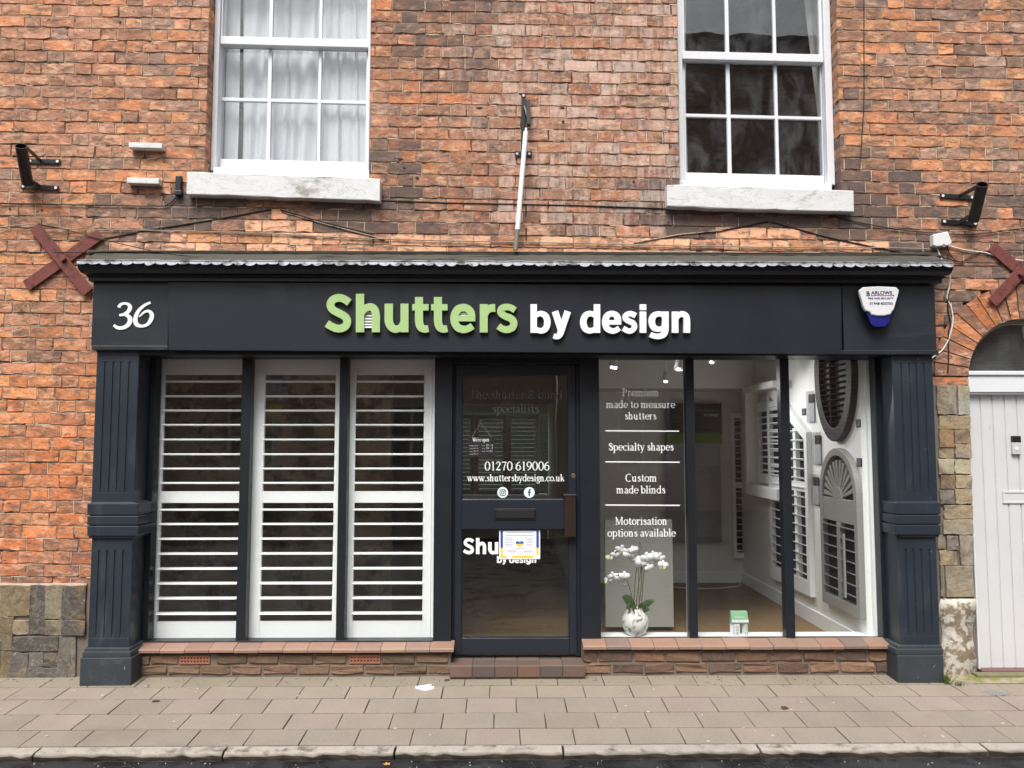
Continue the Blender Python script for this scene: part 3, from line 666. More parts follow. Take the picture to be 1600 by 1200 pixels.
for a, b_ in zip([-1200, -800] + ks, [-800] + ks + [2300]):
    x0, x1 = atG(a, 1172).x + .006, atG(b_, 1172).x - .006; m.cur = tcol((152, 145, 136), .05); n = max(4, int((x1 - x0) / .05)); prof = []
    for i in range(n + 1):
        x = x0 + (x1 - x0) * i / n; e = rnd.uniform(-.006, .006)
        zt2 = gz(bk0)
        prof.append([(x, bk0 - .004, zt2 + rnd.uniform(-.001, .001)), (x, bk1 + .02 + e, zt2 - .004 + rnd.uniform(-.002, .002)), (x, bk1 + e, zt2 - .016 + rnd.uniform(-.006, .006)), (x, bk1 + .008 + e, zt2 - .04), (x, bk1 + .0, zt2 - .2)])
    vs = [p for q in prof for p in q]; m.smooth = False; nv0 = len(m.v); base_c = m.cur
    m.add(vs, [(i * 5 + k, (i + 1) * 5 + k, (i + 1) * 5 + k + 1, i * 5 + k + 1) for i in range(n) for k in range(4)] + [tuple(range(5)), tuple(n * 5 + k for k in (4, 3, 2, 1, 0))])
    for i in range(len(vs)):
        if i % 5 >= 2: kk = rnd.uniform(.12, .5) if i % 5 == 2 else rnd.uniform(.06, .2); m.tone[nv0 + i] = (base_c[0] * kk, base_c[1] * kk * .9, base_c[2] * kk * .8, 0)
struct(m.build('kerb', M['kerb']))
RZ = gz(bk0) - .045
m = MB(); m.add([(-120, bk1 + .02, RZ), (-120, -7.6, RZ - .02), (120, -7.6, RZ - .02), (120, bk1 + .02, RZ)], [(0, 1, 2, 3)])
struct(m.build('road', M['asphalt']))
m = MB(); m.add([(-120, -7.6, RZ + .08), (-120, -60, RZ + .1), (120, -60, RZ + .1), (120, -7.6, RZ + .08), (-120, -7.6, RZ - .1), (120, -7.6, RZ - .1)], [(0, 1, 2, 3), (0, 3, 5, 4)])
struct(m.build('far_pavement', M['joint']))

# ================================================================ the shopfront
sf = thing('shopfront', 'dark navy timber shopfront with fluted pilasters, lead topped cornice and tall windows', 'shopfront', (0, -.1, 0))
YF, YC = -.15, -.13                                # fascia face, pilaster face
# fascia with a raised border at either end block
f = MB()
for (x0, x1, yt, yb) in ((146, 262, 440, 541), (1316, 1464, 446, 548)):
    f.pbox(x0, yt, x1, yb, YF, .20)
    f.pbox(x0 - 3, yb - 1, x1 + (3 if x0 > 800 else 0), yb + 6, YF - .014, .20)
f.pbox(262, 440, 1316, 545, YF + .012, .18)
fascia = f.build('fascia', M['navy_fascia'], sf, .003)
# soffit under the fascia, behind which the windows start
f = MB(); f.pbox(216, 547, 1384, 556, YF + .03, .17); f.pbox(216, 540, 1384, 560, .03, .12); f.build('soffit', M['navy_shade'], sf, .002)
# cornice: stepped mouldings
f = MB(); x0, x1 = at(146, 440, YF).x, at(1464, 446, YF).x
zt, zb = at(800, 417, -.25).z, at(800, 442, YF).z
prof = [(.02, 0.0), (.035, .0), (.035, .03), (.05, .032), (.05, .045), (.085, .05), (.105, .075), (.112, .10), (.112, .118)]
hh = zt - zb + .012
P = [(p[0], zb + p[1] / .118 * hh) for p in prof]
for side in range(1):
    vs = []; n = len(P)
    L0 = [(x0 - o * .45, .0, z_) for o, z_ in P]; L1 = [(x0 - o * .45, YF - o, z_) for o, z_ in P]; R1 = [(x1 + o * .45, YF - o, z_) for o, z_ in P]; R0 = [(x1 + o * .45, .0, z_) for o, z_ in P]
    vs = L0 + L1 + R1 + R0; fs = [(j * n + i, j * n + i + 1, (j + 1) * n + i + 1, (j + 1) * n + i) for j in range(3) for i in range(n - 1)]
    vs += [(x0 - .02, .0, zb), (x0 - .02, YF - .02, zb)]
    f.add(vs, fs + [(n - 1, 4 * n - 1, 3 * n - 1, 2 * n - 1), (0, n, 2 * n, 3 * n)])
cornice = f.build('cornice', M['navy_shade'], sf)
# lead roof with scalloped front drip
zl = P[-1][1]; YL = YF - .118
f = MB(); f.smooth = False
xl0, xl1 = at(121, 412, YL).x, at(1489, 418, YL).x
zf = zl + .012; zbk = at(800, 397, -.02).z
nx = 120; vs = []
for i in range(nx + 1):
    x = xl0 + (xl1 - xl0) * i / nx; w_ = rnd.uniform(-.003, .003)
    vs += [(x, -.03, zbk + w_), (x, (YL) * .55, (zbk * .45 + zf * .55) + rnd.uniform(-.005, .005)), (x, YL + .004, zf + rnd.uniform(-.004, .004))]
f.add(vs, [(i * 3 + k, (i + 1) * 3 + k, (i + 1) * 3 + k + 1, i * 3 + k + 1) for i in range(nx) for k in range(2)])
f.build('lead_roof', M['lead_old'], sf)
f = MB(); xs = xl0; ns = 79; ws_ = (xl1 - xl0) / ns
for i in range(ns):
    a = xl0 + i * ws_; b_ = a + ws_; dr = rnd.uniform(.016, .030); o = [(a, zf + .004)]
    o += [(b_, zf + .004)]
    for k in range(9):
        t = 1 - k / 8; o.append((a + ws_ * t + rnd.uniform(-.002, .002), zf - .010 - (dr - .008) * (math.sin(math.pi * t) ** .6 if 0 < t < 1 else 0)))
    ly = rnd.uniform(-.004, .004)
    f.extrude([(x, YL - .006 + ly * (zf - z_) * 10 - .9 * max(0, zf - z_ - .006), z_) for x, z_ in o], (0, .004, 0))
# returns at both ends
for xx, sgn in ((xl0, -1), (xl1, 1)):
    for i in range(5):
        y0, y1 = YL + i * .05, YL + (i + 1) * .05; o = [(y0, zf + .004), (y1, zf + .004)] + [(y0 + (y1 - y0) * (1 - k / 6), zf - .010 - .026 * math.sin(math.pi * k / 6) ** .6) for k in range(7)]
        f.extrude([(xx, y, z_) for y, z_ in o], (.004 * sgn, 0, 0))
f.build('lead_drip', M['lead'], sf)
f = MB(); f.tube([(xl0 + (xl1 - xl0) * i / 60, YL - .006, zf + .006 + rnd.uniform(-.0025, .0025)) for i in range(61)], .0045, 6); f.build('lead_roll', M['lead'], sf)
f = MB(); f.prism([at(136, 390.5, -.05), at(1466, 395, -.05), at(1472, 401, -.05), at(134, 396, -.05)], .05); f.build('wall_flashing', M['lead_old'], sf, .004)

# pilasters
def pilaster(sx):
    """px positions of the left pilaster; the right one is measured on its own"""
    if sx < 0: up = (153, 218, 141.5, 208); wb = (136, 216); lo = (142, 206, 139, 203); pb = (131, 202); pl = (124.5, 205); fl = ((164, 177, 189, 202), (158, 171, 183, 196)); fl2 = ((155, 168, 180, 192.5), (150.6, 163, 175.6, 189)); y0 = 548; dyb = 0
    else: up = (1394.5, 1457, 1401, 1464.5); wb = (1400, 1470); lo = (1402.5, 1464, 1405, 1467); pb = (1403, 1473); pl = (1403, 1475); fl = ((1408, 1421, 1432, 1444.5), (1413.5, 1426, 1437, 1450)); fl2 = ((1416, 1428.5, 1440, 1452.5), (1418.5, 1431, 1443, 1456)); y0 = 554; dyb = 1
    back = .10
    def blk(xa, xb, ya, yb, Y): return (at(xa, (ya + yb) / 2, Y).x, at(xb, (ya + yb) / 2, Y).x, at(800, yb, Y).z, at(800, ya, Y).z)
    # shaft with routed flutes: the face is built as strips so that the grooves are real
    s_ = MB()
    def shaft(t, b, ya, yb, Y, fx, fya, fyb):
        xa = (at(t[0], ya, Y).x + at(b[0], yb, Y).x) / 2; xb = (at(t[1], ya, Y).x + at(b[1], yb, Y).x) / 2
        zt_, zb_ = at(800, ya, Y).z, at(800, yb, Y).z; g0, g1 = at(800, fyb, Y).z, at(800, fya, Y).z
        gx = sorted((at(p, fya, Y).x + at(q, fyb, Y).x) / 2 for p, q in zip(*fx)); gw = .0065
        s_.box(xa, xb, Y + .007, back, zb_, zt_)
        s_.box(xa, xb, Y, Y + .0068, g1, zt_); s_.box(xa, xb, Y, Y + .0068, zb_, g0)
        e = [xa] + [v for x in gx for v in (x - gw, x + gw)] + [xb]
        for i in range(0, len(e), 2): s_.box(e[i], e[i + 1], Y, Y + .0068, g0 + .0002, g1 - .0002)
        for x in gx: s_.box(x - gw, x + gw, Y + .003, Y + .0068, g0 + .0002, g0 + .02)
    shaft((up[0], up[1]), (up[2], up[3]), y0, 787, YC, fl, 566, 769); 
    shaft((lo[0], lo[1]), (lo[2], lo[3]), 836, 1010, YC, fl2, 859, 995)
    root = s_.build('pilaster', M['navy'], sf, .0012, 1)
    w_ = MB()
    for ya, yb, o in ((786, 804, .026), (805.5, 819.5, .026), (821, 836.5, .026)):
        a, b_, z0, z1 = blk(wb[0], wb[1], ya, yb, YC - .026); w_.box(a, b_, YC - o, back - .002, z0 + dyb * 0, z1)
    a, b_, z0, z1 = blk(wb[0] + 4, wb[1] - 4, 784, 840, YC - .012); w_.box(a, b_, YC - .016, back - .004, z0, z1)
    w_.build('waist_block', M['navy'], root, .004)
    p = MB()
    a, b_, z0, z1 = blk(pl[0], pl[1], 1026, 1069 - dyb, YC - .055); p.box(a, b_, YC - .055, back, -.05, z1)
    a2, b2, z0, z1 = blk(pb[0], pb[1], 1011, 1017, YC - .03); p.box(a2, b2, YC - .025, back - .002, z0 - .02, z1)
    a3, b3, z0, z1 = blk(pb[0] - 3, pb[1] + 2, 1016.5, 1025.5, YC - .045); p.box(a3, b3, YC - .042, back - .003, z0, z1)
    p.build('plinth', M['plinth'], root, .005)
    c = MB(); a, b_, z0, z1 = blk(up[0], up[1], 544, 551, YC); c.box(a - .012, b_ + .012, YC - .004, back - .002, z0, at(800, 541, YC).z); c.build('capital', M['navy'], root, .002)
    # inner jamb beside the window
    j = MB(); xin = b_ if sx < 0 else a
    x_1 = at(241, 700, .05).x if sx < 0 else at(1370, 700, .05).x
    j.box(min(xin, x_1), max(xin, x_1), .045, back + .03, .12, at(800, 556, .05).z); j.build('jamb', M['navy_shade'], root, .002)
pilaster(-1); pilaster(1)

# window frame: sills, mullions, door posts, head
YW = .05
fr = MB()
def vert(xt0, xt1, xb0, xb1, Y=YW, dy=.075, yt=552, yb=1006):
    a = (at(xt0, 560, Y).x + at(xb0, 1000, Y).x) / 2; b_ = (at(xt1, 560, Y).x + at(xb1, 1000, Y).x) / 2
    fr.box(a, b_, Y, Y + dy, at(800, yb, Y).z, at(800, yt, Y).z)
vert(379, 394, 367.5, 382); vert(533, 545.5, 522.5, 536.5); vert(1071, 1084, 1078, 1091); vert(1219, 1232.5, 1228, 1243)
vert(233, 241.5, 220, 228, YW + .012); vert(1367, 1374, 1377, 1384, YW + .012)
fr.pbox(216, 1002, 676, 1012, YW - .012, .09); fr.pbox(936, 1000, 1384, 1010, YW - .012, .09)
fr.pbox(222, 548, 1380, 560.5, YW + .004, .08)
fr.build('window_frame', M['navy_shade'], sf, .003)
fr = MB(); vert(680, 706, 676, 706, YW - .006, .12, 556, 1008); vert(904, 935, 910, 940, YW - .006, .12, 556, 1006)
vert(706.5, 711.5, 706.5, 709, YW + .04, .10, 560, 1026); vert(898.5, 903.5, 903, 909.5, YW + .04, .10, 560, 1026)
fr.pbox(706, 549, 906, 569, YW + .02, .12)
fr.build('door_post', M['navy_shade'], sf, .003)
def pane(x0, x1, yt, yb, Y):
    g = MB(); g.box(x0, x1, Y, Y + .006, at(800, yb, Y).z, at(800, yt, Y).z); return g.build('window_pane', M['glass'], sf)
YG = YW + .035
for t0, t1, b0, b1 in ((241, 380, 228, 369), (393, 534, 381, 524), (544, 681, 535, 677), (934, 1072, 939, 1079), (1083, 1220, 1090, 1229), (1231, 1368, 1242, 1378)):
    a = (at(t0, 560, YG).x + at(b0, 1000, YG).x) / 2; b_ = (at(t1, 560, YG).x + at(b1, 1000, YG).x) / 2
    pane(a, b_, 558, 1006, YG)

# stall riser: two courses of rustic brick, terracotta sill tiles, air bricks
YR = -.035
def riser(px0, px1, ytop, airs, tones):
    r_ = MB(); x0, x1 = at(px0, 1030, YR).x, at(px1, 1030, YR).x; z1 = at(800, ytop, YR).z; z0 = 0.005; ch = (z1 - z0) / 2.12
    o = MB(); o.box(x0, x1, YR + .006, .10, -.05, z1); core = o.build('stall_riser', M['mortar_grey'], sf)
    for k in range(2):
        za = z0 + .014 + k * ch; zb_ = za + ch - .012; x = x0 - (.1 if k else .02)
        while x < x1:
            wd = rnd.uniform(.20, .235); a, b_ = max(x, x0), min(x + wd - .014, x1); x += wd
            if b_ - a < .03: continue
            for p_, q_ in (airs if k == 1 else []):
                if a < q_ + .012 and b_ > p_ - .012:
                    if p_ - .012 - a > b_ - q_ - .012: b_ = p_ - .012
                    else: a = q_ + .012
            if b_ - a < .04: continue
            j = rnd.uniform(.8, 1.1); r_.cur = tuple(c * j for c in C_(*rnd.choice(tones))) + (0,); q = lambda: rnd.uniform(-.004, .004)
            pts = []
            for (ax, az, bx, bz) in ((a, za, b_, za), (b_, za, b_, zb_), (b_, zb_, a, zb_), (a, zb_, a, za)):
                for t in (0, .3, .65): pts.append((ax + (bx - ax) * t + q(), YR - .003 + q(), az + (bz - az) * t + q()))
            r_.prism(pts, .03)
    r_.build('riser_brick', M['riser_brick'], core, .004, 1)
    return core, (z0 + .014 + ch, z0 + .014 + 2 * ch - .012)
T1 = [(102, 84, 68), (112, 90, 72), (94, 80, 66), (118, 92, 76)]; T2 = [(118, 92, 74), (106, 82, 68), (128, 100, 80), (98, 80, 70), (120, 90, 70)]
air = [(at(p, 1030, YR).x, at(q, 1030, YR).x) for p, q in ((281, 328), (546, 594))]
core, az = riser(212, 704, 1021, air, T1)
core2, _ = riser(911, 1394, 1018, [], T2)
for (a, b_) in air:
    g = MB(); nx_, nz_ = 9, 2; z0, z1 = az; Y = YR - .004; tx = (b_ - a) / (nx_ * 2 + 1); tz = (z1 - z0) / (nz_ * 2 + 1)
    for j in range(nz_ + 1): g.box(a, b_, Y, Y + .03, z0 + 2 * j * tz, z0 + (2 * j + 1) * tz)
    for i in range(nx_ + 1): g.box(a + 2 * i * tx, a + (2 * i + 1) * tx, Y + .001, Y + .03, z0 + .001, z1 - .001)
    M.setdefault('terracotta', mat('terracotta_air_brick', lin(146, 98, 78), .8, .15, 14, .2, 80, .2))
    g.build('air_brick', M['terracotta'], core)
    g = MB(); g.box(a, b_, Y + .03, Y + .034, z0, z1); g.build('air_brick_back', M['black'], core)
TT = [(140, 110, 95), (136, 107, 92), (130, 106, 93), (136, 108, 94), (114, 97, 89), (141, 114, 98)]
def tiles(name, px0, px1, yback, yfront, Yf, drop, n, parent):
    t = MB(); x0, x1 = at(px0, yfront, Yf).x, at(px1, yfront, Yf).x; zt_ = at(800, yfront, Yf).z; wd = (x1 - x0) / n
    for i in range(n):
        t.cur = tcol(rnd.choice(TT), .1); a = x0 + i * wd + .0015; b_ = x0 + (i + 1) * wd - .0015; e = rnd.uniform(-.002, .002)
        t.add([(a, .06, zt_ + .026 + e), (b_, .06, zt_ + .026 + e), (b_, Yf + .006, zt_ + .004 + e), (a, Yf + .006, zt_ + .004 + e), (a, Yf, zt_ - .004 + e), (b_, Yf, zt_ - .004 + e), (b_, Yf, zt_ - drop + e), (a, Yf, zt_ - drop + e), (a, .06, zt_ - drop), (b_, .06, zt_ - drop)],
              [(0, 1, 2, 3), (3, 2, 5, 4), (4, 5, 6, 7), (7, 6, 9, 8), (0, 3, 4, 7, 8), (1, 9, 6, 5, 2), (0, 8, 9, 1)])
    return t.build(name, M['tile'], parent)
tiles('sill_tiles', 211, 709, 1010, 1014, -.065, .020, 13, sf)
tiles('sill_tiles', 911, 1394, 1006, 1011, -.065, .020, 13, sf)
# threshold step of quarry tiles
t = MB(); st0, st1 = at(703, 1040, -.07).x, at(914, 1040, -.07).x; wd = (st1 - st0) / 6; zs_ = at(800, 1041, -.09).z
th = MB(); th.box(st0, st1, -.085, .16, -.05, zs_ - .004); stp = th.build('threshold', M['mortar_grey'], sf)
for i in range(6):
    for k, (ya, yb) in enumerate(((-.09, .055), (.058, .15))):
        t.cur = tcol(rnd.choice([(112, 86, 73), (94, 80, 74), (104, 84, 75), (100, 80, 71), (88, 78, 73)]), .1); t.box(st0 + i * wd + .002, st0 + (i + 1) * wd - .002, ya, yb, zs_ - .006, zs_ + rnd.uniform(.004, .0055))
    t.cur = tcol(rnd.choice([(112, 86, 73), (94, 80, 74), (104, 84, 75), (100, 80, 71), (88, 78, 73)]), .1); t.box(st0 + i * wd + .002, st0 + (i + 1) * wd - .002, -.10, -.09, .012, zs_ + .004)
t.build('step_tiles', M['tile'], stp, .002, 1)

# ---------------------------------------------------------------- sign board with raised letters
sign = thing('shop_sign', 'long dark sign board over the shop with green and white raised letters', 'shop sign', at(789, 495, -.18))
YS = -.172
b = MB(); b.prism([at(263, 547, YS), at(1315, 553.5, YS), at(1315, 447.5, YS), at(263, 440.5, YS)], .022); b.build('sign_board', M['sign'], sign, .002)
LB = dict(
 S=([((228, 138), (190, 112), (145, 101), (100, 117), (81, 155), (98, 193), (145, 220), (192, 247), (212, 285), (196, 325), (148, 342), (100, 330), (53, 302))], 60),
)
def letter(strokes, to3, m, dy):
    mb = MB()
    for pts, ws in strokes: stroke(mb, pts, ws, to3, dy, smooth=len(pts) > 2)
    return mb.build('letter', m, sign)
YT = YS - .028
g_ = lambda u, v: at(500 + u / 5, 445 + v / 5, YT)
w_ = lambda u, v: at(810 + u / 5.517, 445 + v / 5.517, YT)
def scl(k, st_): # widths in zoom units
    return st_
def conv(f, k):
    # strokes are traced in zoomed photo units; turn them into metres first so that widths stay true
    def mk(strokes):
        out = []
        for pts, ws in strokes:
            P3 = [f(*p) for p in pts]; sc = pxm(YT) / k * 1.01
            W = [x * sc for x in ws] if isinstance(ws, (list, tuple)) else [ws * sc] * len(pts)
            out.append(([(p.x, p.z) for p in P3], W))
        return out
    return mk
mk = conv(g_, 5); T3 = lambda x, z: Vector((x, YT, z))
GREEN = [
 [(((228, 138), (190, 112), (145, 101), (100, 117), (81, 155), (98, 193), (145, 220), (192, 247), (212, 285), (196, 325), (148, 342), (100, 330), (53, 302)), 60)],
 [(((312, 70), (312, 370)), 64), (((318, 240), (345, 192), (392, 172), (425, 192), (436, 240), (436, 300), (436, 370)), [40, 54, 58, 60, 62, 62, 62])],
 [(((537, 147), (537, 230), (538, 285), (556, 328), (592, 346), (630, 330), (650, 285)), [65, 65, 65, 62, 58, 50, 40]), (((660, 147), (660, 370)), 62)],
 [(((773, 95), (773, 200), (774, 285), (786, 328), (815, 345), (847, 341)), [63, 63, 63, 62, 58, 54]), (((720, 175), (848, 175)), 50)],
 [(((921, 95), (921, 200), (922, 285), (934, 328), (963, 345), (995, 341)), [63, 63, 63, 62, 58, 54]), (((868, 175), (996, 175)), 50)],
 [(((1184, 270), (1180, 222), (1156, 188), (1117, 177), (1076, 192), (1051, 238), (1051, 288), (1076, 332), (1120, 348), (1158, 341), (1192, 320)), [58, 60, 58, 58, 60, 60, 60, 60, 58, 54, 52]), (((1075, 263), (1213, 263)), 44)],
 [(((1279, 150), (1279, 372)), 62), (((1284, 250), (1300, 208), (1330, 183), (1369, 180)), [44, 52, 58, 62])],
 [(((1524, 198), (1490, 178), (1452, 173), (1418, 187), (1413, 218), (1445, 243), (1492, 263), (1514, 295), (1503, 332), (1462, 350), (1425, 343), (1393, 322)), [50, 50, 52, 54, 54, 54, 56, 56, 56, 54, 52, 52])],
]
for s_ in GREEN: letter(mk(s_), T3, M['green_letter'], .026)
mk2 = conv(w_, 5.517)
WHITE = [
 [(((132, 167), (132, 413)), 55), (((140, 275), (165, 254), (200, 248), (236, 270), (250, 322), (236, 374), (200, 396), (162, 388), (140, 368)), [36, 44, 48, 54, 56, 54, 48, 44, 36])],
 [(((316, 228), (345, 318), (373, 405)), 57), (((426, 228), (396, 315), (366, 405), (348, 438), (325, 446), (303, 440)), [57, 56, 55, 52, 46, 42])],
 [(((678, 167), (678, 413)), 55), (((670, 275), (645, 254), (610, 248), (574, 270), (560, 322), (574, 374), (610, 396), (648, 388), (670, 368)), [36, 44, 48, 54, 56, 54, 48, 44, 36])],
 [(((859, 328), (856, 286), (838, 258), (804, 248), (766, 266), (750, 322), (764, 374), (808, 397), (842, 391), (870, 372)), [54, 56, 52, 48, 54, 56, 54, 48, 46, 46]), (((775, 323), (887, 323)), 38)],
 [(((1012, 266), (985, 252), (955, 249), (925, 264), (924, 292), (955, 312), (990, 330), (1002, 360), (986, 388), (950, 398), (904, 375)), 46)],
 [(((1075, 230), (1075, 413)), 56), (((1047, 192), (1103, 192)), 49)],
 [(((1268, 230), (1268, 330), (1266, 395), (1248, 430), (1208, 444), (1168, 440), (1138, 428)), [56, 56, 56, 54, 48, 46, 46]), (((1262, 280), (1240, 256), (1205, 250), (1166, 268), (1150, 316), (1166, 364), (1205, 382), (1240, 374), (1262, 350)), [36, 42, 46, 54, 56, 54, 46, 42, 36])],
 [(((1352, 230), (1352, 413)), 56), (((1360, 295), (1382, 262), (1415, 251), (1445, 270), (1453, 315), (1453, 413)), [38, 46, 50, 54, 56, 56])],
]
for s_ in WHITE: letter(mk2(s_), T3, M['white_letter'], .026)
for u0, u1, ys in ((343, 406, (214, 238, 261, 284, 307, 328)), (1082, 1152, (206, 223, 238))):
    sl = MB()
    for i, v in enumerate(ys):
        ins = (10, 0, 0)[min(i, 2)] if u0 < 500 else (18, 8, 0)[i]
        p, q = g_(u0 + ins, v - 6), g_(u1 - ins, v + 6); sl.box(p.x, q.x, YS - .012, YS - .001, q.z, p.z)
    sl.build('louvre_motif', M['white_letter'], sign)
# house number
num = thing('house_number', 'white slanted house number 36 on the left end of the dark fascia', 'house number', at(207, 493, YF))
n_ = lambda u, v: at(100 + u / 4, 380 + v / 4, YF - .006)
mb = MB()
for pts, ws in ((((342, 402), (352, 384), (378, 376), (404, 384), (412, 405), (398, 430), (372, 445), (345, 450)), [20, 18, 16, 20, 26, 24, 18, 14]),
                (((372, 446), (400, 455), (413, 480), (400, 510), (368, 528), (335, 528), (310, 512)), [14, 22, 28, 26, 22, 20, 14]),
                (((540, 370), (500, 390), (464, 425), (446, 470), (452, 505), (482, 518), (520, 508), (544, 475), (548, 445), (530, 425), (502, 430), (470, 460)), [16, 18, 22, 26, 26, 18, 20, 26, 24, 18, 14, 8])):
    P3 = [n_(*p) for p in pts]; stroke(mb, [(p.x, p.z) for p in P3], [x * pxm(YF) / 4 for x in ws], lambda x, z: Vector((x, YF - .006, z)), .0065)
mb.build('numerals', M['white_letter'], num)
# ================================================================ serif lettering (drawn with pen strokes)
TK, TN = .18, .085
def _stem(x, y0, y1, s='tb'):
    o = [([(x, y0), (x, y1)], TK)]
    if 'b' in s: o.append(([(x - .2, y0 + .035), (x + .2, y0 + .035)], .07))
    if 't' in s: o.append(([(x - .24, y1 - .1), (x + .02, y1 - .03)], .08))
    if 'T' in s: o.append(([(x - .22, y1 - .035), (x + .22, y1 - .035)], .07))
    return o
def _bowl(cx, cy, rx, ry, a0, a1, n=14):
    P = []; W = []
    for i in range(n + 1):
        a = R(a0 + (a1 - a0) * i / n); P.append((cx + rx * math.cos(a), cy + ry * math.sin(a))); W.append(TN + (TK - TN) * abs(math.cos(a)) ** 1.3)
    return [(P, W)]
_arch = lambda x, w_=.48: [([(x, .68), (x + w_ * .35, .91), (x + w_ * .75, .92), (x + w_, .68), (x + w_, .3), (x + w_, 0)], [.07, .11, .16, TK, TK, TK]), ([(x + w_ - .2, .035), (x + w_ + .2, .035)], .07)]
_s = [([(.62, .74), (.42, .95), (.2, .78), (.4, .56), (.62, .38), (.56, .12), (.34, .05), (.13, .25)], [.13, .09, .16, .19, .19, .15, .09, .13])]
_v = lambda dx=0: [([(.12 + dx, 1), (.44 + dx, .03)], TK), ([(.78 + dx, 1), (.46 + dx, .03)], .085), ([(dx - .06, .965), (.3 + dx, .965)], .07), ([(.62 + dx, .965), (.94 + dx, .965)], .07)]
def _sc(st_, k, dx=0): return [([(x * k + dx, y * k) for x, y in p], [v * k * .9 for v in w_] if isinstance(w_, list) else w_ * k * .9) for p, w_ in st_]
_six = _bowl(.48, .44, .34, .4, 0, 360) + [([(.74, 1.36), (.42, 1.18), (.17, .8), (.14, .44)], [.1, .13, .18, .19])]
